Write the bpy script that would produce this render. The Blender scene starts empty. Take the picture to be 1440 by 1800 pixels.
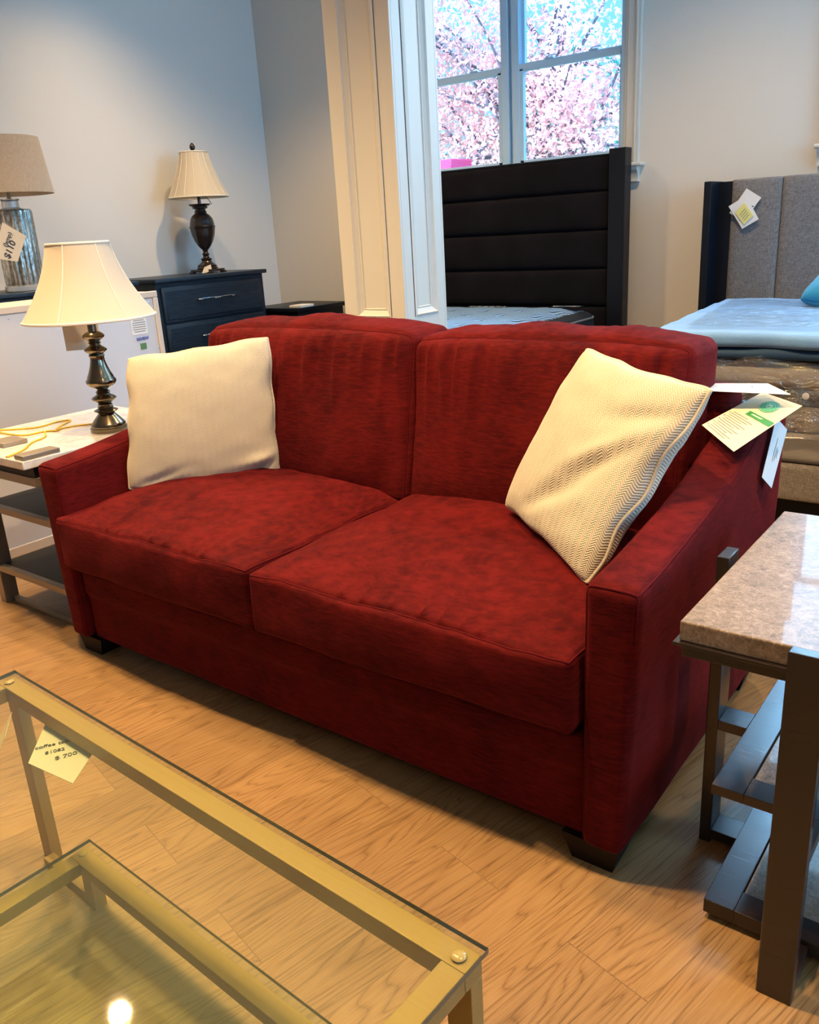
import bpy, bmesh, math, random
from mathutils import Vector, Matrix, noise as mnoise
from math import sin, cos, pi, exp, radians as RD

C = bpy.context.scene.collection
SC = bpy.context.scene

# ------------------------------------------------------------------ camera
CP = Vector((2.5237, -1.3163, 1.2819)); YAW, PITCH, ROLL, FPX = 0.6658, 0.3233, -0.0593, 1478.0
fw = Vector((-sin(YAW)*cos(PITCH), cos(YAW)*cos(PITCH), -sin(PITCH)))
r0 = Vector((cos(YAW), sin(YAW), 0)); u0 = r0.cross(fw)
rt = r0*cos(ROLL) + u0*sin(ROLL); up = -r0*sin(ROLL) + u0*cos(ROLL)
cd = bpy.data.cameras.new('camera'); cam = bpy.data.objects.new('camera', cd); C.objects.link(cam)
cam.matrix_world = Matrix(((rt.x, up.x, -fw.x, CP.x), (rt.y, up.y, -fw.y, CP.y), (rt.z, up.z, -fw.z, CP.z), (0, 0, 0, 1)))
cd.sensor_fit = 'VERTICAL'; cd.sensor_height = 36.0; cd.lens = 36.0*FPX/1800.0; cd.clip_start = .02; cd.clip_end = 200
SC.camera = cam
vs = SC.view_settings; vs.view_transform = 'Standard'; vs.look = 'None'; vs.gamma = 1; vs.use_curve_mapping = False
vs.exposure = -0.08
SC.cycles.use_denoising = True
SC.cycles.max_bounces = 8; SC.cycles.diffuse_bounces = 4; SC.cycles.glossy_bounces = 4
SC.cycles.transparent_max_bounces = 24; SC.cycles.caustics_reflective = False; SC.cycles.caustics_refractive = False
SC.cycles.sample_clamp_indirect = 6

# ------------------------------------------------------------------ world, sun, daylight
W = bpy.data.worlds.new('world'); SC.world = W; W.use_nodes = True
nt = W.node_tree; bg = nt.nodes['Background']
bg.inputs[0].default_value = (0.20, 0.62, 0.96, 1); bg.inputs[1].default_value = 1.6

def light(name, kind, loc, target, power, col, **kw):
    d = bpy.data.lights.new(name, kind); d.energy = power; d.color = col
    for k, v in kw.items(): setattr(d, k, v)
    o = bpy.data.objects.new(name, d); C.objects.link(o); o.location = loc
    o.rotation_euler = (Vector(target)-Vector(loc)).to_track_quat('-Z', 'Y').to_euler()
    return o
DAY = (0.34, 0.66, 1.0); WARM = (1.0, 0.66, 0.31)
sun = light('sun', 'SUN', (0, 0, 12), (3.0, 9.0, 4.0), 13.0, (1.0, 0.93, 0.93), angle=RD(1.5))
# open sky seen through the windows: soft daylight at each opening outside the picture
light('daylight_window_2', 'AREA', (2.12, 3.94, 2.3), (2.12, 0, 1.5), 66, DAY, shape='RECTANGLE', size=1.44, size_y=1.42)
light('daylight_window_3', 'AREA', (5.56, 2.0, 2.0), (-1.5, 2.2, 1.2), 150, DAY, shape='RECTANGLE', size=2.0, size_y=1.9)
light('daylight_window_4', 'AREA', (5.56, -1.0, 2.0), (0, -1.0, 1.2), 22, DAY, shape='RECTANGLE', size=2.0, size_y=1.9)
light('sky_light_outdoors', 'AREA', (0.35, 7.5, 5.2), (-1.6, 2.2, 1.2), 700, DAY, shape='RECTANGLE', size=1.6, size_y=1.2)  # added softbox, stands in for sky light through the visible window

LAMPS = [(-1.55, -0.08, 46), (-0.74, 0.24, 36), (-1.95, 2.2, 17), (0.48, -0.36, 49), (1.40, -0.26, 54), (2.75, -0.15, 32),
         (1.05, 2.55, 30), (3.4, 2.0, 22), (2.9, -3.0, 12), (-1.2, 2.6, 32)]

# ------------------------------------------------------------------ helpers
WL = {}
def setp(o, label=None, cat=None, group=None, kind=None):
    if label: o['label'] = label
    if cat: o['category'] = cat
    if group: o['group'] = group
    if kind: o['kind'] = kind
    return o
def thing(name, loc, label, cat, group=None):
    o = bpy.data.objects.new(name, None); C.objects.link(o); o.location = loc; WL[o] = Vector(loc)
    o.empty_display_size = .05
    return setp(o, label, cat, group)
class MB:
    def __init__(s): s.bm = bmesh.new(); s.uv = None; s.has_box = False
    def box(s, x0, x1, y0, y1, z0, z1, bev=0, seg=2, M=None):
        s.has_box = True
        vs_ = [s.bm.verts.new((x, y, z)) for x in (x0, x1) for y in (y0, y1) for z in (z0, z1)]
        F = [(0, 1, 3, 2), (4, 6, 7, 5), (0, 4, 5, 1), (2, 3, 7, 6), (0, 2, 6, 4), (1, 5, 7, 3)]
        fs = [s.bm.faces.new([vs_[i] for i in f]) for f in F]
        if bev:
            es = list({e for f in fs for e in f.edges})
            r = bmesh.ops.bevel(s.bm, geom=es+vs_, offset=bev, segments=seg, affect='EDGES', profile=.5)
            vs_ = list({v for f in r['faces'] for v in f.verts} | {v for v in vs_ if v.is_valid})
            allv = set()
            st = [v for v in vs_ if v.is_valid]
            while st:
                v = st.pop()
                if v in allv: continue
                allv.add(v); st += [e.other_vert(v) for e in v.link_edges]
            vs_ = list(allv)
        if M is not None:
            for v in vs_: v.co = M @ v.co
        return s
    def prism(s, pts, axis, a, b):
        def P(p, t):
            return (t, p[0], p[1]) if axis == 'x' else ((p[0], t, p[1]) if axis == 'y' else (p[0], p[1], t))
        A = [s.bm.verts.new(P(p, a)) for p in pts]; B = [s.bm.verts.new(P(p, b)) for p in pts]
        n = len(pts); s.bm.faces.new(A); s.bm.faces.new(B[::-1])
        for i in range(n): s.bm.faces.new((A[i], A[(i+1) % n], B[(i+1) % n], B[i]))
        return s
    def lathe(s, prof, c, seg=40, sx=1, sy=1, flute=None, M=None):
        rings = []
        for r, z in prof:
            ring = []
            for i in range(seg):
                a = 2*pi*i/seg; rr = r
                if flute: rr = r*(1+flute(a, z))
                co = Vector((rr*cos(a)*sx, rr*sin(a)*sy, z))
                if M is not None: co = M @ co
                ring.append(s.bm.verts.new(co+Vector(c)))
            rings.append(ring)
        for A, B in zip(rings, rings[1:]):
            for i in range(seg): s.bm.faces.new((A[i], A[(i+1) % seg], B[(i+1) % seg], B[i]))
        if prof[0][0] > 1e-4: s.bm.faces.new(rings[0][::-1])
        if prof[-1][0] > 1e-4: s.bm.faces.new(rings[-1])
        return s
    def tube(s, pts, r, seg=8, closed=False, rf=None):
        pts = [Vector(p) for p in pts]; n = len(pts); rings = []; prev = None
        for i, p in enumerate(pts):
            if closed: t = pts[(i+1) % n]-pts[i-1]
            else: t = pts[min(i+1, n-1)]-pts[max(i-1, 0)]
            if t.length < 1e-9: t = Vector((0, 0, 1))
            t.normalize()
            a = prev if prev is not None else (Vector((0, 0, 1)) if abs(t.z) < .9 else Vector((1, 0, 0)))
            a = (a-t*a.dot(t))
            if a.length < 1e-6: a = t.orthogonal()
            a.normalize(); prev = a; b = t.cross(a)
            rr = rf(i/(n-1)) if rf else r
            rings.append([s.bm.verts.new(p+a*cos(2*pi*k/seg)*rr+b*sin(2*pi*k/seg)*rr) for k in range(seg)])
        m = n if closed else n-1
        for i in range(m):
            A, B = rings[i], rings[(i+1) % n]
            for k in range(seg): s.bm.faces.new((A[k], A[(k+1) % seg], B[(k+1) % seg], B[k]))
        if not closed: s.bm.faces.new(rings[0][::-1]); s.bm.faces.new(rings[-1])
        return s
    def sheet(s, f, nu, nv, uvscale=None, back=False):
        g = [[s.bm.verts.new(f(i/nu, j/nv)) for j in range(nv+1)] for i in range(nu+1)]
        if uvscale and s.uv is None: s.uv = s.bm.loops.layers.uv.new('UVMap')
        for i in range(nu):
            for j in range(nv):
                q = [(i, j), (i+1, j), (i+1, j+1), (i, j+1)]
                if back: q = q[::-1]
                fc = s.bm.faces.new([g[a][b] for a, b in q])
                if uvscale:
                    for lp, (a, b) in zip(fc.loops, q): lp[s.uv].uv = (a/nu*uvscale[0], b/nv*uvscale[1])
        return g
    def slab(s, f, nrm, th, nu, nv):   # thin card: front sheet + back sheet + rim
        n = Vector(nrm)*th
        A = s.sheet(f, nu, nv); B = s.sheet(lambda a, b: Vector(f(a, b))-n, nu, nv, back=True)
        rim = [(i, 0) for i in range(nu+1)]+[(nu, j) for j in range(1, nv+1)]+[(i, nv) for i in range(nu-1, -1, -1)]+[(0, j) for j in range(nv-1, 0, -1)]
        for k in range(len(rim)):
            a, b = rim[k], rim[(k+1) % len(rim)]
            s.bm.faces.new((A[b[0]][b[1]], A[a[0]][a[1]], B[a[0]][a[1]], B[b[0]][b[1]]))
        return s
    def cube_map(s, f, n=24, cosd=True):
        def g(t):
            t = 2*t/n-1
            return sin(t*pi/2) if cosd else t
        vd = {}
        def V(i, j, k):
            key = (i, j, k)
            if key not in vd: vd[key] = s.bm.verts.new(f(g(i), g(j), g(k)))
            return vd[key]
        for i in range(n):
            for j in range(n):
                for q in ([(i, j, 0), (i, j+1, 0), (i+1, j+1, 0), (i+1, j, 0)], [(i, j, n), (i+1, j, n), (i+1, j+1, n), (i, j+1, n)],
                          [(i, 0, j), (i+1, 0, j), (i+1, 0, j+1), (i, 0, j+1)], [(i, n, j), (i, n, j+1), (i+1, n, j+1), (i+1, n, j)],
                          [(0, i, j), (0, i, j+1), (0, i+1, j+1), (0, i+1, j)], [(n, i, j), (n, i+1, j), (n, i+1, j+1), (n, i, j+1)]):
                    s.bm.faces.new([V(*a) for a in q])
        return s
    def obj(s, name, mat, parent=None, label=None, cat=None, group=None, kind=None, smooth=True, at=None, ang=None):
        bm = s.bm
        if ang is None: ang = 20 if s.has_box else 50
        bmesh.ops.recalc_face_normals(bm, faces=bm.faces) if not s.uv else None
        if parent is None:
            if at is None:
                xs = [v.co for v in bm.verts]
                at = Vector(((min(v.x for v in xs)+max(v.x for v in xs))/2, (min(v.y for v in xs)+max(v.y for v in xs))/2, min(v.z for v in xs)))
            o0 = Vector(at)
        else: o0 = WL[parent]
        for v in bm.verts: v.co -= o0
        me = bpy.data.meshes.new(name); bm.to_mesh(me); bm.free()
        if mat: me.materials.append(mat) if not isinstance(mat, (list, tuple)) else [me.materials.append(m) for m in mat]
        o = bpy.data.objects.new(name, me); C.objects.link(o); WL[o] = o0
        if parent is None: o.location = o0
        else: o.parent = parent
        if smooth:
            me.shade_smooth()
            try: me.set_sharp_from_angle(angle=RD(ang))
            except Exception: pass
        return setp(o, label, cat, group, kind)

def rounded(u, v, w, h, r):
    p = Vector((u*h[0], v*h[1], w*h[2])); inn = Vector([max(-(h[i]-r), min(h[i]-r, p[i])) for i in range(3)])
    d = p-inn
    return inn+d.normalized()*r if d.length > 1e-7 else p
def text_obj(name, txt, size, M, mat, parent, bold=0.0, extr=.0004):
    cu = bpy.data.curves.new(name, 'FONT'); cu.body = txt; cu.size = size; cu.extrude = extr; cu.offset = bold
    cu.align_x = 'CENTER'; cu.align_y = 'CENTER'; cu.resolution_u = 3
    t = bpy.data.objects.new(name+'_tmp', cu); C.objects.link(t)
    bpy.context.view_layer.update()
    me = bpy.data.meshes.new_from_object(t.evaluated_get(bpy.context.evaluated_depsgraph_get()))
    bpy.data.objects.remove(t); me.transform(Matrix.Translation(-WL[parent]) @ M)
    me.materials.clear(); me.materials.append(mat); me.name = name
    o = bpy.data.objects.new(name, me); C.objects.link(o); o.parent = parent; WL[o] = WL[parent]
    return o
def frame_M(o, x, n):  # text plane: origin, right vector, normal
    x = Vector(x).normalized(); n = Vector(n).normalized(); y = n.cross(x).normalized()
    return Matrix(((x.x, y.x, n.x, o[0]), (x.y, y.y, n.y, o[1]), (x.z, y.z, n.z, o[2]), (0, 0, 0, 1)))
def nz(p, s=1.0, seed=0):
    return mnoise.noise(Vector((p[0]*s+seed, p[1]*s+seed*1.7, p[2]*s-seed)))

# ------------------------------------------------------------------ materials
MATS = {}
def mat(name, col, rough=.5, metal=0, spec=.5, sheen=0, coat=0, **kw):
    m = bpy.data.materials.new(name); m.use_nodes = True; b = m.node_tree.nodes['Principled BSDF']
    b.inputs['Base Color'].default_value = (*col, 1); b.inputs['Roughness'].default_value = rough
    b.inputs['Metallic'].default_value = metal; b.inputs['Specular IOR Level'].default_value = spec
    b.inputs['Sheen Weight'].default_value = sheen; b.inputs['Coat Weight'].default_value = coat
    if 'tint' in kw: b.inputs['Sheen Tint'].default_value = (*kw['tint'], 1)
    if 'sr' in kw: b.inputs['Sheen Roughness'].default_value = kw['sr']
    if 'trans' in kw: b.inputs['Transmission Weight'].default_value = kw['trans']
    if 'cr' in kw: b.inputs['Coat Roughness'].default_value = kw['cr']
    return m
class N:
    def __init__(s, m): s.t = m.node_tree; s.n = s.t.nodes; s.l = s.t.links; s.b = s.n.get('Principled BSDF')
    def add(s, ty, **kw):
        n = s.n.new(ty)
        for k, v in kw.items():
            if k.startswith('i_'):
                n.inputs[k[2:].replace('_', ' ')].default_value = v
            else: setattr(n, k, v)
        return n
    def L(s, a, b): s.l.new(a, b)
    def co(s, scale=(1, 1, 1), rot=(0, 0, 0), kind='Object'):
        tc = s.add('ShaderNodeTexCoord'); mp = s.add('ShaderNodeMapping'); mp.inputs['Scale'].default_value = scale
        mp.inputs['Rotation'].default_value = rot; s.L(tc.outputs[kind], mp.inputs['Vector']); return mp.outputs[0]
    def noise(s, vec, scale, detail=4, rough=.5, dist=0):
        n = s.add('ShaderNodeTexNoise'); n.inputs['Scale'].default_value = scale; n.inputs['Detail'].default_value = detail
        n.inputs['Roughness'].default_value = rough; n.inputs['Distortion'].default_value = dist; s.L(vec, n.inputs['Vector']); return n.outputs['Fac']
    def ramp(s, fac, stops):
        r = s.add('ShaderNodeValToRGB'); e = r.color_ramp.elements
        while len(e) < len(stops): e.new(.5)
        for k, (p, c) in zip(range(len(stops)), stops): e[k].position = p; e[k].color = (*c, 1) if len(c) == 3 else c
        s.L(fac, r.inputs[0]); return r.outputs[0]
    def math(s, op, a, b=None, c=None):
        n = s.add('ShaderNodeMath', operation=op)
        for i, x in enumerate((a, b, c)):
            if x is None: continue
            if isinstance(x, (int, float)): n.inputs[i].default_value = x
            else: s.L(x, n.inputs[i])
        return n.outputs[0]
    def mix(s, fac, a, b, mode='MIX'):
        n = s.add('ShaderNodeMix', data_type='RGBA', blend_type=mode)
        for i, x in ((0, fac), (6, a), (7, b)):
            if isinstance(x, (int, float)): n.inputs[i].default_value = x
            elif isinstance(x, tuple): n.inputs[i].default_value = (*x, 1)
            else: s.L(x, n.inputs[i])
        return n.outputs[2]
    def bump(s, h, strength=.3, dist=.01, chain=None):
        n = s.add('ShaderNodeBump'); n.inputs['Strength'].default_value = strength; n.inputs['Distance'].default_value = dist
        s.L(h, n.inputs['Height']); s.L(n.outputs[0], s.b.inputs['Normal'])
        if chain: s.L(chain, n.inputs['Normal'])
        return n.outputs[0]
    def base(s, c): s.L(c, s.b.inputs['Base Color'])

def velvet(name, c1, c2):
    m = mat(name, c1, .8, spec=.06, sheen=.10, tint=(.9, .12, .16), sr=.45); n = N(m)
    v = n.co((1, 1, 1)); big = n.noise(v, 5, 4, .6, .6)
    v2 = n.co((9, 9, 60), (0, 0, .3)); fine = n.noise(v2, 3, 5, .65, .2)
    f = n.math('ADD', n.math('MULTIPLY', big, .45), n.math('MULTIPLY', fine, .55))
    n.base(n.ramp(f, [(.34, c2), (.5, c1), (.66, tuple(min(1, x*1.55) for x in c1))]))
    n.bump(n.math('ADD', n.math('MULTIPLY', n.noise(v, 260, 2), .4), n.math('MULTIPLY', big, 1.2)), .25, .004)
    return m
def plain(name, col, rough=.6, bump=0, bs=60, var=0, **kw):
    m = mat(name, col, rough, **kw); n = N(m)
    if var:
        f = n.noise(n.co(), kw.get('vs', 6), 4); n.base(n.ramp(f, [(.3, tuple(x*(1-var) for x in col)), (.7, tuple(min(1, x*(1+var)) for x in col))]))
    if bump: n.bump(n.noise(n.co(), bs, 3), bump, .004)
    return m
RED = velvet('red_velvet', (.082, .0050, .0052), (.034, .0020, .0030))
PIPE = plain('red_piping', (.085, .004, .006), .85, spec=.1)
WALL = plain('wall_paint', (.70, .665, .61), .75, .05, 140)
WALLL = plain('wall_paint_cool', (.74, .735, .73), .75, .05, 140)
CEIL = plain('ceiling_paint', (.72, .71, .68), .8, .03)
TRIM = plain('white_trim_paint', (.64, .62, .57), .45, .02, 80)
WINW = plain('window_vinyl', (.50, .70, .90), .4)  # white vinyl with the blue of the outdoor light put into its colour
BLKWOOD = plain('black_wood', (.003, .005, .010), .42, .2, 30, spec=.3)
BLKFAB = plain('black_brown_fabric', (.0065, .0055, .008), .9, .3, 300, .3, spec=.12)
def dark_oak():
    m = mat('blue_black_oak', (.008, .018, .035), .38); n = N(m); v = n.co((30, 3, 60))
    f = n.noise(v, 3, 6, .7, .4); n.base(n.ramp(f, [(.35, (.003, .006, .012)), (.6, (.012, .026, .05))])); n.bump(f, .6, .003); return m
OAK = dark_oak()
def floor_mat():
    m = mat('oak_plank_floor', (.4, .25, .12), .38, spec=.45, coat=.15, cr=.25); n = N(m)
    v = n.co((1, 1, 1), (0, 0, RD(-77)))   # texture x runs along the boards
    br = n.add('ShaderNodeTexBrick'); n.L(v, br.inputs['Vector']); br.offset = .37; br.squash = 1
    br.inputs['Scale'].default_value = 1; br.inputs['Mortar Size'].default_value = .0012; br.inputs['Brick Width'].default_value = 1.22
    br.inputs['Row Height'].default_value = .178; br.inputs['Color1'].default_value = (0, 0, 0, 1); br.inputs['Color2'].default_value = (1, 1, 1, 1)
    br.inputs['Mortar'].default_value = (.5, .5, .5, 1); br.inputs['Bias'].default_value = 0
    pid = n.add('ShaderNodeSeparateColor'); n.L(br.outputs['Color'], pid.inputs[0])
    sh = n.add('ShaderNodeCombineXYZ'); n.L(n.math('MULTIPLY', pid.outputs[0], 37.0), sh.inputs[0]); n.L(n.math('MULTIPLY', pid.outputs[0], 11.0), sh.inputs[2])
    va = n.add('ShaderNodeVectorMath', operation='ADD'); n.L(v, va.inputs[0]); n.L(sh.outputs[0], va.inputs[1])
    def mp(sc):
        q = n.add('ShaderNodeMapping'); q.inputs['Scale'].default_value = sc; n.L(va.outputs[0], q.inputs['Vector']); return q.outputs[0]
    big = n.noise(mp((.55, 5.5, 1)), 1.5, 2, .5, .35)
    rings = n.math('ABSOLUTE', n.math('SINE', n.math('MULTIPLY', big, 75)))
    lines = n.math('POWER', rings, .45)
    fib = n.noise(mp((3, 95, 1)), 3.2, 4, .7)
    knots = n.noise(mp((1.6, 4.5, 1)), 1.4, 2)
    g = n.math('ADD', n.math('MULTIPLY', lines, .33), n.math('ADD', n.math('MULTIPLY', fib, .85), n.math('MULTIPLY', knots, .28)))
    col = n.ramp(g, [(.45, (.125, .062, .024)), (.66, (.235, .128, .050)), (.82, (.32, .182, .076)), (1.0, (.37, .225, .10))])
    tone = n.ramp(pid.outputs[0], [(0, (.86, .86, .86)), (1, (1.08, 1.07, 1.05))])
    col = n.mix(1.0, col, tone, 'MULTIPLY')
    col = n.mix(n.math('MULTIPLY', br.outputs['Fac'], .55), col, (.12, .06, .025))
    n.base(col); n.bump(n.math('SUBTRACT', g, n.math('MULTIPLY', br.outputs['Fac'], .6)), .22, .0025)
    n.L(n.ramp(fib, [(.3, (.48,)*3), (.7, (.30,)*3)]), n.b.inputs['Roughness'])
    return m
FLOOR = floor_mat()
def stone(name, cols, scale=14, rough=.34, vein=(.72, .62, .50), coat=.7, vk=.28):
    m = mat(name, cols[0], rough, coat=coat, cr=.04); n = N(m); v = n.co()
    a = n.noise(v, scale, 8, .7, 1.2); b = n.noise(v, scale*3.2, 5, .6, .8)
    vo = n.add('ShaderNodeTexVoronoi', feature='DISTANCE_TO_EDGE'); vo.inputs['Scale'].default_value = scale*3.0
    wv = n.add('ShaderNodeVectorMath', operation='ADD'); n.L(v, wv.inputs[0])
    nn = n.add('ShaderNodeTexNoise'); nn.inputs['Scale'].default_value = 34; nn.inputs['Detail'].default_value = 5; n.L(v, nn.inputs['Vector'])
    sc_ = n.add('ShaderNodeVectorMath', operation='SCALE'); n.L(nn.outputs['Color'], sc_.inputs[0]); sc_.inputs['Scale'].default_value = .05
    n.L(sc_.outputs[0], wv.inputs[1]); n.L(wv.outputs[0], vo.inputs['Vector'])
    base = n.ramp(n.math('ADD', n.math('MULTIPLY', a, .6), n.math('MULTIPLY', b, .4)), [(.32, cols[0]), (.5, cols[1]), (.68, cols[2])])
    vf = n.ramp(vo.outputs['Distance'], [(0, (1, 1, 1)), (.05, (0, 0, 0))])
    n.base(n.mix(n.math('MULTIPLY', vf, vk), base, vein)); return m
BROWNST = stone('brown_marble', [(.085, .058, .036), (.21, .150, .105), (.33, .25, .19)], 22, .5, coat=.4)
WHITEST = stone('white_marble', [(.50, .45, .42), (.76, .73, .71), (.84, .82, .81)], 5, .15, (.45, .38, .33))
def brushed(name, col, rough=.35, metal=1, sc=(4, 200, 200)):
    m = mat(name, col, rough, metal); n = N(m); f = n.noise(n.co(sc), 3, 4)
    n.L(n.ramp(f, [(.3, (rough*.8,)*3), (.7, (rough*1.25,)*3)]), n.b.inputs['Roughness']); n.bump(f, .08, .001); return m
BRONZE = brushed('dark_bronze_metal', (.016, .0095, .0085), .34, .1)
BRONZE.node_tree.nodes['Principled BSDF'].inputs['Coat Weight'].default_value = .35
BRONZE.node_tree.nodes['Principled BSDF'].inputs['Coat Roughness'].default_value = .22
TAUPE = brushed('taupe_metal', (.30, .255, .20), .45, .6)
GOLD = brushed('brushed_gold_paint', (.36, .225, .07), .55, .35)
BRASS = brushed('antique_brass', (.20, .165, .115), .22, 1, (3, 3, 40))
DARKSH = plain('dark_shelf', (.006, .006, .008), .5, spec=.25)
def glassmat(name, tint, haze=.05, refl=1.0):
    m = bpy.data.materials.new(name); m.use_nodes = True; n = N(m); n.n.remove(n.b); out = n.n['Material Output']
    tr = n.add('ShaderNodeBsdfTransparent'); tr.inputs[0].default_value = (*tint, 1)
    gl = n.add('ShaderNodeBsdfGlossy'); gl.inputs['Roughness'].default_value = .03
    df = n.add('ShaderNodeBsdfDiffuse'); df.inputs[0].default_value = (.55, .56, .36, 1)
    fr = n.add('ShaderNodeFresnel'); fr.inputs[0].default_value = 1.5
    milky_refl = n.math('MULTIPLY', n.noise(n.co(), 4, 4), haze*2)  # milky greenish ceiling reflection painted in as a patchy diffuse share
    m0 = n.add('ShaderNodeMixShader'); n.L(milky_refl, m0.inputs[0]); n.L(tr.outputs[0], m0.inputs[1]); n.L(df.outputs[0], m0.inputs[2])
    geo = n.add('ShaderNodeNewGeometry'); front = n.math('SUBTRACT', 1.0, geo.outputs['Backfacing'])
    m1 = n.add('ShaderNodeMixShader'); n.L(n.math('MULTIPLY', n.math('MULTIPLY', fr.outputs[0], front), refl), m1.inputs[0]); n.L(m0.outputs[0], m1.inputs[1]); n.L(gl.outputs[0], m1.inputs[2])
    n.L(m1.outputs[0], out.inputs[0]); return m
TGLASS = glassmat('table_glass', (.93, .96, .87), .028)
WGLASS = glassmat('window_glass', (.97, .99, 1), 0.0)
TEDGE = mat('glass_cut_edge', (.02, .05, .04), .1, coat=.5)
def plasticwrap(name='clear_plastic_wrap', g=.26):
    m = bpy.data.materials.new(name); m.use_nodes = True; n = N(m); n.n.remove(n.b); out = n.n['Material Output']
    tr = n.add('ShaderNodeBsdfTransparent'); tr.inputs[0].default_value = (.97, .97, .97, 1)
    gl = n.add('ShaderNodeBsdfGlossy'); gl.inputs['Roughness'].default_value = .12
    bp_ = n.add('ShaderNodeBump'); bp_.inputs['Strength'].default_value = 1; bp_.inputs['Distance'].default_value = .07
    f = n.noise(n.co((1, 1, 2.2)), 9, 4, .55, 1.5); n.L(f, bp_.inputs['Height']); n.L(bp_.outputs[0], gl.inputs['Normal'])
    m1 = n.add('ShaderNodeMixShader'); m1.inputs[0].default_value = g; n.L(tr.outputs[0], m1.inputs[1]); n.L(gl.outputs[0], m1.inputs[2])
    n.L(m1.outputs[0], out.inputs[0]); return m
PLASTIC = plasticwrap(); PLASTHIN = plasticwrap('thin_clear_plastic', .10)
def herring():
    m = mat('cream_herringbone_fabric', (.72, .64, .50), .85, spec=.2, sheen=.25); n = N(m)
    tc = n.add('ShaderNodeTexCoord'); sp = n.add('ShaderNodeSeparateXYZ'); n.L(tc.outputs['UV'], sp.inputs[0])
    zig = n.math('PINGPONG', sp.outputs[0], .0115)
    s_ = n.math('SINE', n.math('MULTIPLY', n.math('ADD', sp.outputs[1], zig), 2*pi/.0068))
    s01 = n.math('MULTIPLY_ADD', s_, .5, .5)
    wv = n.noise(n.co(), 500, 2)
    n.base(n.ramp(n.math('ADD', n.math('MULTIPLY', s01, .8), n.math('MULTIPLY', wv, .2)), [(.15, (.50, .43, .32)), (.75, (.67, .61, .50))]))
    n.bump(n.math('ADD', s01, n.math('MULTIPLY', wv, .4)), .55, .0018); return m
CREAM = herring(); CREAMP = plain('cream_piping', (.62, .55, .43), .85, .3, 400)
def shade_mat(name, col, tr=.35, rough=.8, weave=0):
    m = bpy.data.materials.new(name); m.use_nodes = True; n = N(m); out = n.n['Material Output']
    n.b.inputs['Base Color'].default_value = (*col, 1); n.b.inputs['Roughness'].default_value = rough; n.b.inputs['Sheen Weight'].default_value = .2
    if weave:
        w = n.math('ADD', n.noise(n.co((1, 1, 14)), 60, 3), n.noise(n.co((14, 14, 1)), 22, 3))
        n.base(n.ramp(n.math('MULTIPLY', w, .5), [(.35, tuple(x*.78 for x in col)), (.65, tuple(min(1, x*1.15) for x in col))])); n.bump(w, .3, .002)
    t = n.add('ShaderNodeBsdfTranslucent'); t.inputs[0].default_value = (*col, 1)
    m1 = n.add('ShaderNodeMixShader'); m1.inputs[0].default_value = tr; n.L(n.b.outputs[0], m1.inputs[1]); n.L(t.outputs[0], m1.inputs[2]); n.L(m1.outputs[0], out.inputs[0]); return m
SHADEC = shade_mat('cream_shade_silk', (.70, .64, .54)); SHADEL = shade_mat('linen_shade', (.42, .36, .30), .1, .9, 1)
SHTRIM = plain('shade_trim', (.74, .69, .60), .7)
def woven(name, a, b, sc=220):
    m = mat(name, a, .9, spec=.2); n = N(m)
    w = n.math('ADD', n.noise(n.co((1, 1, 9)), sc/4, 3, .7), n.noise(n.co((9, 9, 1)), sc/5, 3, .7))
    n.base(n.ramp(n.math('MULTIPLY', w, .5), [(.38, a), (.62, b)])); n.bump(w, .4, .003); return m
GREYF = woven('grey_tweed', (.11, .105, .11), (.30, .285, .28)); TAUPEF = woven('taupe_tweed', (.12, .095, .075), (.30, .25, .20))
PAPER = plain('white_paper', (.80, .79, .78), .7); CREAMPAP = plain('cream_card', (.74, .62, .42), .7); KRAFT = plain('beige_card', (.70, .58, .42), .7)
YNOTE = plain('yellow_note_paper', (.80, .74, .26), .7); INK = mat('dark_ink', (.03, .03, .035), .6); FADED = mat('grey_print', (.22, .22, .21), .7)
BLUEINK = mat('blue_print', (.10, .13, .42), .6); GREENP = mat('green_print', (.03, .25, .06), .6); SEAL = mat('green_seal_print', (.05, .38, .22), .6)
LGREEN = mat('pale_green_print', (.45, .75, .5), .6); GSTICK = mat('green_sticker', (.10, .22, .08), .6)
STEEL = mat('bright_steel', (.75, .77, .8), .2, 1)
TURQ = plain('turquoise_fabric', (.0, .30, .62), .7, .2, 200, sheen=.3)
BLANKET = plain('blue_blanket_fabric', (.17, .36, .66), .75, .5, 260, .12, sheen=.3)
NAVY = plain('navy_sheet', (.016, .06, .13), .7, .2, 60)

# ------------------------------------------------------------------ room
XL, XR, YB, YF, ZC = -2.83, 5.5, 3.9, -6.5, 3.3
MB().box(XL-.2, XR+.2, YF-.2, YB+.2, -.1, 0).obj('floor', FLOOR, kind='structure', smooth=False)
MB().box(XL-.2, XR+.2, YF-.2, YB+.2, ZC, ZC+.15).obj('ceiling', CEIL, kind='structure', smooth=False)
MB().box(XL-.2, XL, YF, YB, 0, ZC).obj('wall_left', WALLL, kind='structure', smooth=False)
MB().box(XL-.2, XR+.2, YF-.2, YF, 0, ZC).obj('wall_front', WALL, kind='structure', smooth=False)
def wall_holes(name, axis, fixed, a0, a1, holes, m):
    b = MB(); cuts = sorted(holes)
    def bx(s0, s1, z0, z1):
        if s1-s0 < 1e-4 or z1-z0 < 1e-4: return
        if axis == 'y': b.box(s0, s1, fixed, fixed+.2, z0, z1)
        else: b.box(fixed, fixed+.2, s0, s1, z0, z1)
    p = a0
    for h0, h1, z0, z1 in cuts:
        bx(p, h0, 0, ZC); bx(h0, h1, 0, z0); bx(h0, h1, z1, ZC); p = h1
    bx(p, a1, 0, ZC); return b.obj(name, m, kind='structure', smooth=False)
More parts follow.
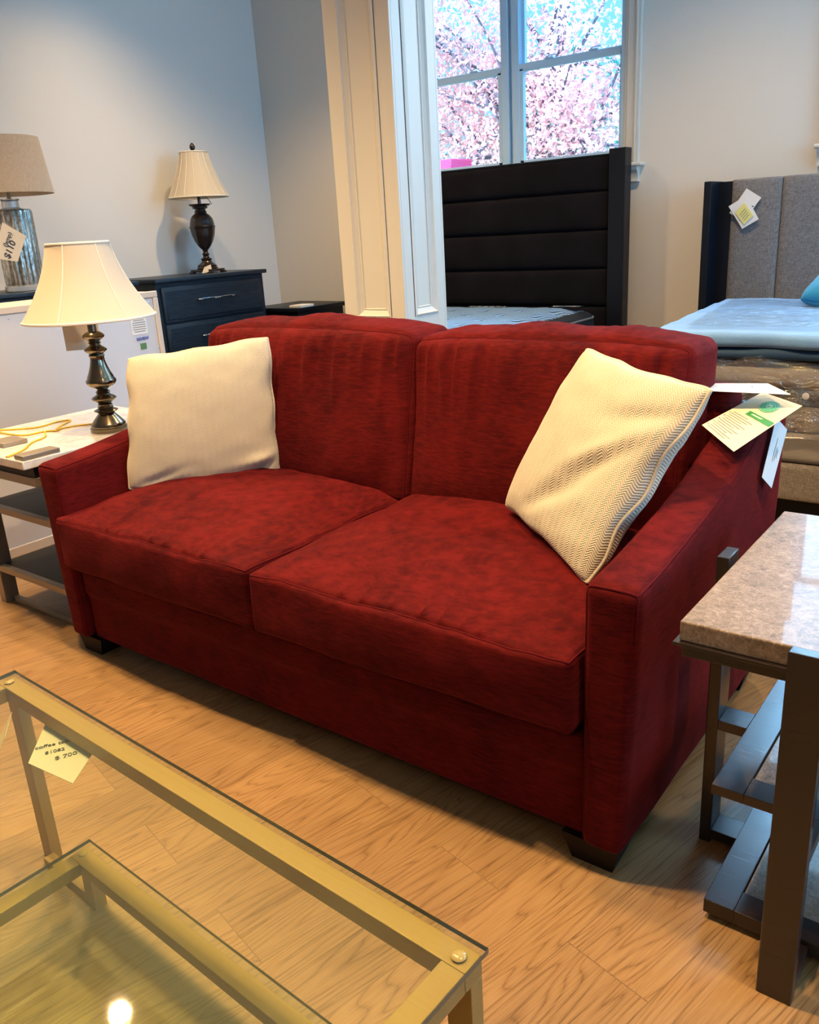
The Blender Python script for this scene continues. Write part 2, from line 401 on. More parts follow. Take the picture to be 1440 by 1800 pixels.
ZS, ZT = 1.59, 3.05
wall_holes('wall_back', 'y', YB, XL-.2, XR+.2, [(-1.42, .245, ZS, ZT), (1.40, 2.86, ZS, ZT)], WALL)
wall_holes('wall_right', 'x', XR, YF, YB, [(-2.05, .05, .95, 3.0), (.95, 3.05, .95, 3.0)], WALL)
MB().box(XL, -1.44, YB-.016, YB, 0, .12).box(.27, XR, YB-.016, YB, 0, .12).obj('baseboard_back', TRIM, kind='structure')
MB().box(XL, XL+.016, YF, YB-.02, 0, .12).obj('baseboard_left', TRIM, kind='structure')

def window(n, x0, x1, muls, rail_z, ck=1.0):
    """double-hung window in wall_back; muls = x spans of wide mullions"""
    w = thing('window_%d' % n, ((x0+x1)/2, YB+.05, ZS), None, None); w['kind'] = 'structure'
    yf, yb = YB+.05, YB+.12
    b = MB().box(x0, x0+.03, YB, YB+.2, ZS, ZT).box(x1-.03, x1, YB, YB+.2, ZS, ZT).box(x0, x1, YB, YB+.2, ZT-.03, ZT).box(x0, x1, YB, YB+.2, ZS, ZS+.03)
    b.obj('window_jamb', WINW, w)
    mb = MB()
    for a, c in muls:
        m_ = (a+c)/2
        mb.box(a, m_-.012, yf-.01, yb, ZS+.03, ZT-.03, .004).box(m_-.012, m_+.012, yf+.015, yb, ZS+.03, ZT-.03).box(m_+.012, c, yf-.01, yb, ZS+.03, ZT-.03, .004)
    mb.obj('mullion', WINW, w)
    edges = [x0+.03]+[e for m_ in muls for e in m_]+[x1-.03]
    for i in range(0, len(edges), 2):
        a, c = edges[i], edges[i+1]
        s1 = MB().box(a, c, yf+.03, yf+.06, rail_z, rail_z+.04, .003).box(a, c, yf+.03, yf+.06, ZT-.07, ZT-.03, .003).box(a, a+.022, yf+.03, yf+.06, rail_z, ZT-.03).box(c-.022, c, yf+.03, yf+.06, rail_z, ZT-.03)
        s1.obj('upper_sash', WINW, w)
        s2 = MB().box(a, c, yf-.005, yf+.028, rail_z-.012, rail_z+.032, .003).box(a, c, yf-.005, yf+.028, ZS+.03, ZS+.085, .003).box(a, a+.026, yf-.005, yf+.028, ZS+.03, rail_z).box(c-.026, c, yf-.005, yf+.028, ZS+.03, rail_z)
        s2 = s2.obj('lower_sash', WINW, w)
        for t in ((.3, .72) if c-a > .5 else (.5,)):
            xx = a+(c-a)*t
            MB().box(xx-.03, xx+.03, yf-.012, yf+.02, rail_z+.032, rail_z+.042, .003).tube([(xx-.02, yf-.004, rail_z+.045), (xx+.01, yf-.004, rail_z+.052), (xx+.045, yf-.004, rail_z+.05)], .004).obj('sash_lock', WINW, s2)
        MB().box(a+.01, c-.01, yf+.044, yf+.048, rail_z+.02, ZT-.05).obj('window_pane', WGLASS, w, smooth=False)
        MB().box(a+.01, c-.01, yf+.010, yf+.014, ZS+.06, rail_z).obj('window_pane', WGLASS, w, smooth=False)
    # casing with stepped profile, stool and apron
    cb = MB()
    for s, xx in ((-1, x0), (1, x1)):
        for d0, d1, th in ((0, .018, .016), (.018, .07, .024), (.07, .084, .034), (.084, .10, .026)):
            A, B = sorted((xx+s*d0*ck, xx+s*d1*ck)); cb.box(A, B, YB-th, YB, ZS, ZT+.1, .003)
    cb.box(x0-.1*ck, x1+.1*ck, YB-.026, YB, ZT, ZT+.1, .004)
    cb.obj('window_casing', TRIM, w)
    MB().box(x0-.135*ck, x1+.135*ck, YB-.07, YB+.05, ZS-.022, ZS, .008, 3).obj('window_stool', TRIM, w)
    pr = [(0, ZS-.022), (-.055, ZS-.022), (-.052, ZS-.04), (-.040, ZS-.055), (-.030, ZS-.075), (-.027, ZS-.092), (-.034, ZS-.094), (-.034, ZS-.108), (0, ZS-.108)]
    MB().prism([(YB+p, z) for p, z in pr], 'x', x0-.105*ck, x1+.105*ck).obj('window_apron', TRIM, w, ang=20)
    return w
window(1, -1.42, .245, [(-.635, -.50)], 2.215)
window(2, 1.40, 2.86, [(2.10, 2.22)], 2.215, .5)
def side_window(n, y0, y1):
    w = thing('window_%d' % n, (XR, (y0+y1)/2, .95), None, None); w['kind'] = 'structure'; b = MB()
    for a, c in ((y0, y0+.05), (y1-.05, y1), ((y0+y1)/2-.04, (y0+y1)/2+.04)): b.box(XR+.01, XR+.05, a, c, .95, 3.0, .003)
    for z in (.95, 1.95, 2.95): b.box(XR+.01, XR+.05, y0, y1, z, z+.05, .003)
    b.obj('window_frame', WINW, w)
    b = MB().box(XR-.025, XR, y0-.1, y0, .9, 3.1, .004).box(XR-.025, XR, y1, y1+.1, .9, 3.1, .004).box(XR-.025, XR, y0-.1, y1+.1, 3.0, 3.1, .004).box(XR-.06, XR, y0-.13, y1+.13, .9, .95, .006)
    b.obj('window_casing', TRIM, w)
side_window(3, .95, 3.05); side_window(4, -2.05, .05)

# square column with recessed moulded panels
def column():
    x0, x1, y0, y1 = .022, .352, 1.5, 1.80
    t = thing('square_column', ((x0+x1)/2, (y0+y1)/2, 0), 'white panelled square column standing behind the red sofa', 'column'); 
    MB().box(x0+.012, x1-.012, y0+.012, y1-.012, 0, ZC).obj('column_shaft', TRIM, t)
    def face(axis, s, a0, a1, f, sw):   # stiles/rails and stepped frame
        b = MB(); d = .014*s
        def B(u0, u1, z0, z1, dep):
            lo, hi = sorted((f, f+dep*s))
            (b.box(u0, u1, lo, hi, z0, z1, .002) if axis == 'y' else b.box(lo, hi, u0, u1, z0, z1, .002))
        B(a0, a0+sw, 0, ZC, .013); B(a1-sw, a1, 0, ZC, .013); B(a0+sw, a1-sw, 0, .935, .013); B(a0+sw, a1-sw, 3.0, ZC, .013)
        b.obj('column_facing', TRIM, t)
        m = MB(); u0, u1, z0, z1 = a0+sw, a1-sw, .935, 3.0
        prof = [(0, 0.016), (.008, .020), (.016, .012), (.030, .004), (.036, .006), (.040, 0)]
        rings = []
        for k, (off, dep) in enumerate(prof):
            pts = [(u0+off, z0+off), (u1-off, z0+off), (u1-off, z1-off), (u0+off, z1-off)]
            rings.append([m.bm.verts.new((u, f+dep*s, z) if axis == 'y' else (f+dep*s, u, z)) for u, z in pts])
        for A, Bq in zip(rings, rings[1:]):
            for i in range(4): m.bm.faces.new((A[i], A[(i+1) % 4], Bq[(i+1) % 4], Bq[i]))
        m.bm.faces.new(rings[-1])
        m.obj('panel_moulding', TRIM, t, ang=15)
    face('y', -1, x0, x1, y0+.013, .072); face('x', 1, y0+.013, y1-.013, x1-.013, .055)
    face('y', 1, x0, x1, y1-.013, .072); face('x', -1, y0+.013, y1-.013, x0+.013, .055)
    b = MB().box(x0-.012, x1+.012, y0-.012, y1+.012, 0, .16, .004).box(x0-.02, x1+.02, y0-.02, y1+.02, ZC-.1, ZC, .006); b.obj('column_plinth', TRIM, t)
column()

# ------------------------------------------------------------------ ceiling lamps
DOWN = mat('lamp_trim_white', (.8, .8, .78), .4); EMW = bpy.data.materials.new('lamp_glow'); EMW.use_nodes = True
_n = N(EMW); _n.n.remove(_n.b); _e = _n.add('ShaderNodeEmission'); _e.inputs[0].default_value = (1, .8, .55, 1); _e.inputs[1].default_value = 14; _n.L(_e.outputs[0], _n.n['Material Output'].inputs[0])
for i, (x, y, p) in enumerate(LAMPS):
    t = thing('ceiling_downlight', (x, y, ZC), 'round white recessed downlight in the ceiling', 'ceiling light', 'recessed ceiling downlights')
    MB().lathe([(.07, ZC-.001), (.095, ZC-.001), (.095, ZC-.008), (.075, ZC-.012), (.07, ZC-.004)], (x, y, 0), 28).obj('light_trim', DOWN, t)
    MB().lathe([(.0001, ZC-.003), (.07, ZC-.003)], (x, y, 0), 28).obj('light_lens', EMW, t)
    light('downlight', 'SPOT', (x, y, ZC-.03), (x, y, 0), p*6.0, WARM, spot_size=RD(125), spot_blend=.9, shadow_soft_size=.045)

# ------------------------------------------------------------------ sofa
SF = thing('sofa', (1.0, .47, 0), 'dark red velvet two-seat sofa with sloping track arms', 'sofa')
def arm_top(y):
    pts = [(-.1, .645), (0, .645), (.12, .655), (.22, .668), (.35, .688), (.49, .718), (.60, .752), (.70, .78), (.82, .792), (1, .795)]
    for (a, za), (b, zb) in zip(pts, pts[1:]):
        if y <= b:
            t = (y-a)/(b-a); t = t*t*(3-2*t) if False else t; return za+(zb-za)*t
    return pts[-1][1]
def arm(side):
    xi, xo = 1.887, 2.0
    def P(u, v, w, grow=0):
        h = (.0565, .475, .295); q = rounded(u, v, w, h, .022)
        z = (q.z+.295)/.59; y = q.y+.475
        xc = 1.9435+q.x*(1+grow)
        outer = max(0, (q.x+.0565)/.113); xc -= .026*(1-z)*outer
        zt = arm_top(y); Z = .055+z*(zt-.055)
        Z += .004*(1-u*u)*max(0, w)**4
        k = nz((xc*2, y*2, Z*2), 2.2, 3)*.004
        Y = y + (.003*(1-u*u) if v < 0 else 0)*-1
        X = xc+k*(1 if u > 0 else -.6)*abs(u)
        return Vector((X if side > 0 else 1.992-X, Y, Z))
    a = MB().cube_map(P, 44).obj('arm', RED, SF, ang=60)
    # welt lines: front face outline and the outer top edge
    def e(u, v, w): 
        p = P(u, v, w); c = P(0, 0, 0); return p
    loop = [e(-1, -1, -1+2*i/30) for i in range(31)] + [e(-1+2*i/12, -1, 1) for i in range(13)] + [e(1, -1, 1-2*i/30) for i in range(6)]
    MB().tube(loop, .0028, 6).obj('piping', PIPE, a)
    MB().tube([e(1, sin((-1+2*i/60)*pi/2), 1) for i in range(61)], .0022, 6).obj('piping', PIPE, a)
    MB().tube([e(-1, sin((-1+2*i/60)*pi/2), 1) for i in range(61)], .0022, 6).obj('piping', PIPE, a)
arm(1); arm(-1)
# base front rail with the folded upper band, back frame
def rail(u, v, w):
    q = rounded(u, v, w, (.888, .43, .125), .014); 
    y = q.y+.455; z = q.z+.18
    if v < 0:
        band = 1/(1+exp(-(z-.215)/.006)); y -= .012*band
        y += .003*nz((q.x*3, 0, z*6), 1.5, 5)
    return Vector((q.x+1.0, y, z))
MB().cube_map(rail, 40).obj('base', RED, SF, ang=60)
MB().cube_map(lambda u, v, w: (lambda q: Vector((q.x+1.0, q.y+.87, q.z+.46)))(rounded(u, v, w, (.888, .075, .40), .03)), 16).obj('back_frame', RED, SF, ang=60)
# seat cushions
def seat(cx, hx, seed, mirror):
    h = (hx, .40, .082)
    def P(u, v, w):
        q = rounded(u, v, w, h, .016)
        um, vm, wm = 1-u*u, 1-v*v, 1-w*w
        q.x += .006*u*vm*wm; q.y += (-.018 if v < 0 else .0)*abs(v)*um*wm**.5
        if w > 0:
            q.z += w*.050*(1-u**4)*(1-(abs(v))**3.2)
            q.z += w*.012*um*(v < 0)*(-v)**2*.3
            # pull creases near the front seam and inner corner
            d = (1+v)*h[1]
            cr = 0
            for k in range(15):
                xk = -.62+k*.072+.03*sin(k*5.3+seed); s = .022+.007*sin(k*3.1)
                xx = u*mirror-xk-.9*d*(.35+.1*sin(k*2.2))
                cr += exp(-(xx*xx)/(2*s*s)*3)*exp(-d/.065)*(.5+.5*sin(k*2.7+seed))
            q.z += w*cr*.018*(1-exp(-d/.006))
            q.z += w*.010*nz((q.x*4+seed, q.y*4, 0), 1.3, seed)+w*.004*nz((q.x*13+seed, q.y*9, 0), 1.3, seed)
        else: q.z += .004*nz((q.x*5, q.y*5, 0), 1, seed)
        if v < -.9: q.y -= .004*nz((q.x*8, 0, q.z*10), 1, seed+9)
        z = q.z+.410+.006*(v+1)
        return Vector((cx+q.x, .365+q.y, z))
    c = MB().cube_map(P, 116).obj('seat_cushion', RED, SF, ang=70)
    for wz in (1, -1):
        pts = []
        n = 40; g = lambda i: sin((-1+2*i/n)*pi/2)
        pts += [P(g(i), -1, wz) for i in range(n+1)]+[P(1, g(i), wz) for i in range(1, n+1)]+[P(g(n-i), 1, wz) for i in range(1, n+1)]+[P(-1, g(n-i), wz) for i in range(1, n)]
        MB().tube(pts, .0026, 6, closed=True).obj('piping', PIPE, c)
seat(.545, .438, 1.0, -1); seat(1.432, .447, 4.0, -1)
# back cushions
def backc(cx, hx, seed, zc, hz, dy=0.0, tilt=.19, lean=0.0):
    h = (hx, .105, hz)
    def P(u, v, w):
        q = rounded(u, v, w, h, .028)
        um, vm, wm = 1-u*u, 1-v*v, 1-w*w
        q.x += .016*u*vm*(.4+.6*(1-w*w))
        q.y += v*.040*(1-u**4)*(1-w**4)
        if w > 0: q.z += w*(.020*um+.006*sin(u*9+seed)*um)*vm + w*.016*(1-u**4)
        # gathers below the top seam
        d = (1-w)*h[2]; d2 = (1+w)*h[2]
        cr = 0
        for k in range(22):
            uk = -.93+k*.087+.02*sin(k*4.1+seed*2); s = .026+.008*sin(k*2.3+seed)
            L = .07+.09*abs(sin(k*1.9+seed))
            A = .35+.65*abs(sin(k*2.9+seed))
            xx = u-uk+.05*d*sin(k+seed)*3
            cr += A*exp(-(xx*xx)/(2*s*s))*exp(-(d/L)**2)*(1-exp(-d/.012))
            cr += .6*A*exp(-((u-uk)**2)/(2*s*s))*max(0, w)**8*vm
        if v < 0: q.y -= cr*.026
        if w > .9: q.z += .008*cr*vm
        q.y += .010*v*nz((q.x*3+seed, 0, q.z*3), 1.6, seed)+.004*v*nz((q.x*9+seed, 0, q.z*5), 1.6, seed)
        y = q.y+.765+tilt*(q.z)+dy+lean*q.x
        return Vector((cx+q.x+.02*seed*0, y, q.z+zc))
    c = MB().cube_map(P, 124).obj('back_cushion', RED, SF, ang=70)
    n = 44; g = lambda i: sin((-1+2*i/n)*pi/2)
    for vv in (-1, 1):
        pts = [P(g(i), vv, 1) for i in range(n+1)]+[P(1, vv, g(n-i)) for i in range(1, n+1)]+[P(g(n-i), vv, -1) for i in range(1, n+1)]+[P(-1, vv, g(i)) for i in range(1, n)]
        MB().tube(pts, .0026, 6, closed=True).obj('piping', PIPE, c)
backc(.545, .455, 1.3, .737, .252, -.018)
backc(1.412, .414, 2.6, .727, .247, 0.0)
FOOT = plain('dark_wood_foot', (.007, .004, .003), .6, spec=.2)
for sx in (0, 1):
    for y0 in (.012, .86):
        xa, xb = (.045, .15) if sx == 0 else (1.85, 1.955)
        b = MB(); pts_t = [(xa-.012, y0), (xb+.012, y0), (xb+.012, y0+.09), (xa-.012, y0+.09)]
        pts_b = [(xa+(.004 if sx == 0 else .01), y0+.006), (xb-(.01 if sx == 0 else .004), y0+.006), (xb-.008, y0+.08), (xa+.008, y0+.08)]
        T = [b.bm.verts.new((p[0], p[1], .060)) for p in pts_t]; Bv = [b.bm.verts.new((p[0], p[1], 0)) for p in pts_b]
        b.bm.faces.new(T); b.bm.faces.new(Bv[::-1])
        for i in range(4): b.bm.faces.new((T[i], T[(i+1) % 4], Bv[(i+1) % 4], Bv[i]))
        b.obj('foot', FOOT, SF, smooth=False)

# ------------------------------------------------------------------ throw pillows
def pillow(BL, BR, TR, TL, T, name, label, cat, mfab, mpipe, seed=0, size=.5, pinch=.10, group=None, creases=()):
    BL, BR, TR, TL = map(Vector, (BL, BR, TR, TL)); cen = (BL+BR+TR+TL)/4
    nrm = (BR-BL).cross(TL-BL).normalized()
    nn_ = 46
    def pt(a, b, side):
        s = sin(a*pi/2); t = sin(b*pi/2)
        ka = 1-pinch*(1-t**2)*abs(s)**3; kb = 1-pinch*(1-s**2)*abs(t)**3
        rc = 1-.045*(abs(s)*abs(t))**5; su = s*ka*rc+.012*sin(10*t+seed)*s**9*(1-t**4); tv = t*kb*rc+.010*sin(9*s+seed*2)*t**9*(1-s**4)
        U, Vv = (su+1)/2, (tv+1)/2
        p = BL*(1-U)*(1-Vv)+BR*U*(1-Vv)+TR*U*Vv+TL*(1-U)*Vv
        e = (1-s*s)*(1-t*t)
        th = T*(max(0, e)**.36)
        th *= 1+.05*nz((s*1.5, t*1.5, seed), 1, seed)
        th += .003*nz((s*5, t*5, seed), 1, seed)*min(1, e*5)
        for (ca, cb, dx, dy, L, wd, am) in creases:
            X, Y = s-ca, t-cb; al = X*dx+Y*dy; ac = -X*dy+Y*dx
            th += am*exp(-(ac/wd)**2)*exp(-(al/L)**2)*min(1, e*6)
        th = max(th, .0008)
        wob = .008*sin(7*s+seed)*abs(t)**14*(1-s*s)+.008*sin(8*t+seed*2)*abs(s)**14*(1-t*t)
        return p+nrm*(th*side+wob)
    b = MB()
    f = lambda side: (lambda i, j: pt(2*i-1, 2*j-1, side))
    b.uv = b.bm.loops.layers.uv.new('UVMap')
    def uvs(g, back):
        pass
    for side, bk in ((1, False), (-1, True)):
        g = [[b.bm.verts.new(pt(2*i/nn_-1, 2*j/nn_-1, side)) for j in range(nn_+1)] for i in range(nn_+1)]
        for i in range(nn_):
            for j in range(nn_):
                q = [(i, j), (i+1, j), (i+1, j+1), (i, j+1)]
                if bk: q = q[::-1]
                fc = b.bm.faces.new([g[x][y] for x, y in q])
                for lp, (x, y) in zip(fc.loops, q):
                    lp[b.uv].uv = (size*(sin((2*x/nn_-1)*pi/2)+1)/2, size*(sin((2*y/nn_-1)*pi/2)+1)/2)
    bmesh.ops.remove_doubles(b.bm, verts=b.bm.verts, dist=.0004)
    o = b.obj(name, mfab, None, label, cat, group, ang=80, at=(cen.x, cen.y, min(v.z for v in (BL, BR, TR, TL))))
    n = 50
    ring = [pt(-1+2*i/n, -1, 0) for i in range(n)]+[pt(1, -1+2*i/n, 0) for i in range(n)]+[pt(1-2*i/n, 1, 0) for i in range(n)]+[pt(-1, 1-2*i/n, 0) for i in range(n)]
    if mpipe: MB().tube(ring, .0048, 8, closed=True).obj('piping', mpipe, o)
    return o
pillow((.120, .225, .508), (.492, .590, .508), (.478, .612, .985), (.092, .325, .938), .062, 'throw_pillow', 'cream throw pillow standing square at the left end of the red sofa', 'pillow',
       CREAM, CREAMP, 1.0, .5, .05, creases=((.75, -.85, .8, .5, .35, .05, -.018), (.8, -.7, .9, .2, .3, .06, .014), (-.7, -.9, .9, .35, .4, .05, -.012)))
pillow((1.40, .525, .565), (1.785, .235, .520), (1.985, .40, .945), (1.590, .625, .985), .068, 'throw_pillow', 'cream herringbone throw pillow tilted on its corner against the right sofa arm', 'pillow',
       CREAM, CREAMP, 2.4, .5, .075, creases=((.35, -.1, .7, .7, .5, .10, -.016), (.5, .2, .8, .6, .5, .08, .012), (.1, -.45, .75, .55, .5, .08, -.012), (.6, .55, .9, .3, .4, .07, -.012)))

# ------------------------------------------------------------------ paper tags
def card(name, P, th, m, label, cat, parent=None, bend=0.0, bdir=(0, 0, 1)):
    """P = four corners, counter-clockwise seen from the printed side"""
    A, B, D, E = map(Vector, P); n = (B-A).cross(E-A).normalized(); bd = Vector(bdir)
    f = lambda a, b: A*(1-a)*(1-b)+B*a*(1-b)+D*a*b+E*(1-a)*b+bd*bend*4*a*(1-a)
    c = MB().slab(f, n, th, 10, 4).obj(name, m, parent, label, cat, ang=30); return c, f, n
def lines(cardo, f, n, rows, m, name='printed_text', w=.0012, off=.0006):
    b = MB()
    for (a0, b0, a1, b1) in rows:
        p, q = Vector(f(a0, b0)), Vector(f(a1, b1)); d = (q-p).normalized(); s = n.cross(d)*w/2; o = n*off
        k = 6
        prev = None
        for i in range(k+1):
            t = i/k; c = Vector(f(a0+(a1-a0)*t, b0+(b1-b0)*t))+o
            cur = [b.bm.verts.new(c-s), b.bm.verts.new(c+s)]
            if prev: b.bm.faces.new((prev[0], cur[0], cur[1], prev[1]))
            prev = cur
    return b.obj(name, m, cardo, smooth=False)
# wide cream information card lying over the right arm
c, f, n = card('information_card', [(1.875, .655, .803), (1.992, .520, .783), (2.058, .815, .832), (1.93, .95, .832)], .0008, CREAMPAP,
               'cream information card with green seal lying over the right arm of the sofa', 'card')
lines(c, f, n, [(.10, .05+.036*i, (.62, .70, .52)[i % 3], .05+.036*i) for i in range(12)], FADED, w=.0026)
for i in range(5): lines(c, f, n, [(.055, .07+.085*i, .075, .07+.085*i)], INK, 'bullet', w=.005)
seg = MB()
seg.sheet(lambda a, b: Vector(f(.34+.64*a, .50+.085*b))+n*.0008, 6, 3); g = seg.obj('green_band', GREENP, c, smooth=False)
lines(c, f, n, [(.45, .545, .72, .545)], LGREEN, 'band_lettering', w=.006, off=.0014)
LA_ = (Vector(f(1, .78))-Vector(f(0, .78))).length; LB_ = (Vector(f(.52, 1))-Vector(f(.52, 0))).length
def on(r_, a, off): return Vector(f(.52+r_*cos(a)/LA_, .78+r_*sin(a)/LB_))+n*off
def ring_mesh(r0_, r1_, off, k=36):
    b = MB(); A = [b.bm.verts.new(on(r1_, 2*pi*i/k, off)) for i in range(k)]
    if r0_ > 0:
        B = [b.bm.verts.new(on(r0_, 2*pi*i/k, off)) for i in range(k)]
        for i in range(k): b.bm.faces.new((A[i], A[(i+1) % k], B[(i+1) % k], B[i]))
    else:
        c0 = b.bm.verts.new(on(0, 0, off))
        for i in range(k): b.bm.faces.new((A[i], A[(i+1) % k], c0))
    return b
ring_mesh(.0, .037, .0010).obj('seal', SEAL, c, smooth=False)
ring_mesh(.0325, .0342, .0014).obj('seal_ring', LGREEN, c, smooth=False)
ring_mesh(.022, .0235, .0014).obj('seal_ring', LGREEN, c, smooth=False)
lf = MB()
for k in range(9):
    a = 2*pi*k/9
    lf.bm.faces.new([lf.bm.verts.new(on(x, a+y, .0016)) for x, y in ((.002, 0), (.010, -.35), (.018, 0), (.010, .35))])
lf.obj('seal_emblem', LGREEN, c, smooth=False)
c, f, n = card('hang_tag', [(1.850, .772, .862), (2.035, .792, .862), (1.950, .915, .862), (1.815, .870, .862)], .0008, PAPER,
               'white paper hang tag lying on top of the cream information card', 'tag')
lines(c, f, n, [(.2+.03*i, .25+.1*i, .6+.02*i, .25+.1*i) for i in range(5)], FADED, w=.001)
lines(c, f, n, [(.62, .62, .68, .60)], INK, 'handwriting', w=.0016); lines(c, f, n, [(.64, .55, .66, .68)], INK, 'handwriting', w=.0016)
c, f, n = card('price_tag', [(2.006, .712, .675), (2.012, .785, .628), (2.018, .862, .76), (2.008, .79, .805)], .0008, PAPER,
               'long white price tag hanging on the outer side of the right sofa arm', 'tag')
lines(c, f, n, [(.45, .35, .47, .75), (.58, .38, .60, .62), (.7, .45, .7, .6)], INK, 'handwriting', w=.002)
MB().tube([(2.006, .79, .80), (2.004, .80, .812), (2.0, .81, .80)], .0012, 5).obj('tag_string', PAPER, c)

# ------------------------------------------------------------------ chairside table, right (brown marble)
def right_table():
    t = thing('side_table', (2.30, .245, 0), 'brown marble-topped side table with dark metal legs beside the right sofa arm', 'table')
    x0, x1, y0, y1 = 2.096, 2.504, -.072, .562
    MB().box(x0, x1, y0, y1, .614, .650, .003).obj('tabletop', BROWNST, t)
    MB().box(x0-.008, x1+.008, y0-.008, y1+.008, .608, .614, .001).box(x0+.004, x1-.004, y0+.004, y1-.004, .586, .608, .001).obj('top_rail', BRONZE, t)
    cx, cy = (x0+x1)/2, (y0+y1)/2
    def leg(a, b, c_, d): MB().box(a, b, c_, d, 0, .657, .002).obj('leg', BRONZE, t)
    leg(cx-.029, cx+.029, y0-.034, y0-.010); leg(cx-.029, cx+.029, y1+.010, y1+.034)
    leg(x0-.034, x0-.010, cy-.031, cy+.031); leg(x1+.010, x1+.034, cy-.031, cy+.031)
    sx0, sx1, sy0, sy1 = 2.142, 2.458, .005, .485
    for z1, th in ((.303, .020), (.045, .030)):
        z0 = z1-th; w = .056
        s = MB().box(sx0, sx0+w, sy0, sy1, z0, z1, .001).box(sx1-w, sx1, sy0, sy1, z0, z1, .001).box(sx0+w, sx1-w, sy0, sy0+w, z0, z1, .001).box(sx0+w, sx1-w, sy1-w, sy1, z0, z1, .001).obj('shelf_frame', BRONZE, t)
        MB().box(sx0+w+.002, sx1-w-.002, sy0+w+.002, sy1-w-.002, z0+.004, z1-.004, .001).obj('shelf_panel', BROWNST, t)
        zz = max(.001, z0-.002)
        for q in ((x0-.010, sx0, cy-.031, cy+.031), (sx1, x1+.010, cy-.031, cy+.031), (cx-.029, cx+.029, y0-.010, sy0), (cx-.029, cx+.029, sy1, y1+.010)):
            MB().box(*q, zz, zz+.022, .001).obj('tie_bar', BRONZE, t)
right_table()

# ------------------------------------------------------------------ side table, left (white marble)
def left_table():
    t = thing('side_table', (-.33, .36, 0), 'white marble-topped side table with dark shelves beside the left sofa arm', 'table')
    MB().box(-.64, -.045, -.02, .70, .624, .652, .003).obj('tabletop', WHITEST, t)
    MB().box(-.62, -.06, .02, .67, .585, .624, .002).obj('apron', DARKSH, t)
    for ya, yb in ((.015, .035), (.655, .675)):
        MB().box(-.62, -.055, ya, yb, .556, .586, .002).obj('rail', TAUPE, t)
    for x, y in ((-.62, .075), (-.095, .075), (-.62, .62), (-.095, .62)):
        MB().box(x, x+.04, y, y+.055, 0, .60, .002).obj('leg', TAUPE, t)
    for z in (.405, .155):
        MB().box(-.60, -.075, .10, .64, z-.014, z, .001).obj('shelf', DARKSH, t)
        for ya, yb in ((.076, .10), (.64, .664)): MB().box(-.62, -.055, ya, yb, z-.022, z+.002, .001).obj('shelf_edge', TAUPE, t)
    MB().box(-.56, -.115, .10, .12, 0.002, .022, .001).obj('floor_bar', TAUPE, t)
    for (xa, xb, ya, yb) in ((-.108, -.05, -.012, .118), (-.40, -.30, .055, .145)):
        MB().box(xa, xb, ya, yb, .652, .668, .003).obj('metal_cap', TAUPE, t)
left_table()
CORD = mat('yellow_cord', (.75, .42, .02), .5)
def smooth_path(pts, k=6):
    out = []
    P = [Vector(p) for p in pts]
    for i in range(len(P)-1):
        a = P[max(i-1, 0)]; b = P[i]; c_ = P[i+1]; d = P[min(i+2, len(P)-1)]
        for j in range(k):
            t = j/k
            out.append(.5*((2*b)+(-a+c_)*t+(2*a-5*b+4*c_-d)*t*t+(-a+3*b-3*c_+d)*t**3))
    out.append(P[-1]); return out
zc_ = .6555
cp = [(-.30, .47), (-.375, .38), (-.39, .31), (-.44, .36), (-.495, .43), (-.52, .385), (-.50, .30), (-.56, .235), (-.60, .20), (-.54, .18), (-.42, .195), (-.40, .265), (-.36, .30), (-.40, .27), (-.34, .235), (-.30, .20), (-.27, .14), (-.20, .075), (-.165, .02), (-.15, -.015)]
sp_ = smooth_path([(x, y, zc_) for x, y in cp], 6)
MB().tube(sp_, .0032, 6).lathe([(.0, -.012), (.010, -.008), (.013, 0), (.009, .008), (.0, .012)], (-.31, .465, .668), 12).obj('lamp_cord', CORD, None, 'thin yellow cord coiled loosely on the white marble side table', 'cord')

# ------------------------------------------------------------------ lamps
def bell_shade(t, c, prof, mshade, lobes=8, seg=96, rib=.012, name='lamp_shade'):
    def fl(a, z):
        return -rib*abs(sin(a*lobes/2))**.8*1.0
    out = MB(); rings = []
    cx, cy = c[0], c[1]
    outer = prof; inner = [(r-.002, z) for r, z in prof[::-1]]
    full = outer+inner
    for r, z in full:
        rings.append([out.bm.verts.new((cx+r*(1+fl(2*pi*i/seg, z))*cos(2*pi*i/seg), cy+r*(1+fl(2*pi*i/seg, z))*sin(2*pi*i/seg), z)) for i in range(seg)])
    for k in range(len(rings)):
        A, B = rings[k], rings[(k+1) % len(rings)]
        for i in range(seg): out.bm.faces.new((A[i], A[(i+1) % seg], B[(i+1) % seg], B[i]))
    s = out.obj(name, mshade, t, ang=50)
    for (r, z), tr in ((prof[0], .0042), (prof[-1], .0048)):
        MB().tube([(cx+r*(1+fl(2*pi*i/seg, z))*cos(2*pi*i/seg), cy+r*(1+fl(2*pi*i/seg, z))*sin(2*pi*i/seg), z) for i in range(seg)], tr, 6, closed=True).obj('shade_trim', SHTRIM, s)
    if rib > .006:
        for k in range(lobes):
            a = 2*pi*k/lobes
            MB().tube([(cx+(r*(1+fl(a, z))+.0006)*cos(a), cy+(r*(1+fl(a, z))+.0006)*sin(a), z) for r, z in prof], .0018, 5).obj('shade_rib', SHTRIM, s)
    return s
def bellprof(rt_, rb_, zt_, zb_, n=16, p=2.0):
    return [(rt_+(rb_-rt_)*((k/n)*.42+.58*(k/n)**p), zt_-(zt_-zb_)*k/n) for k in range(n+1)]
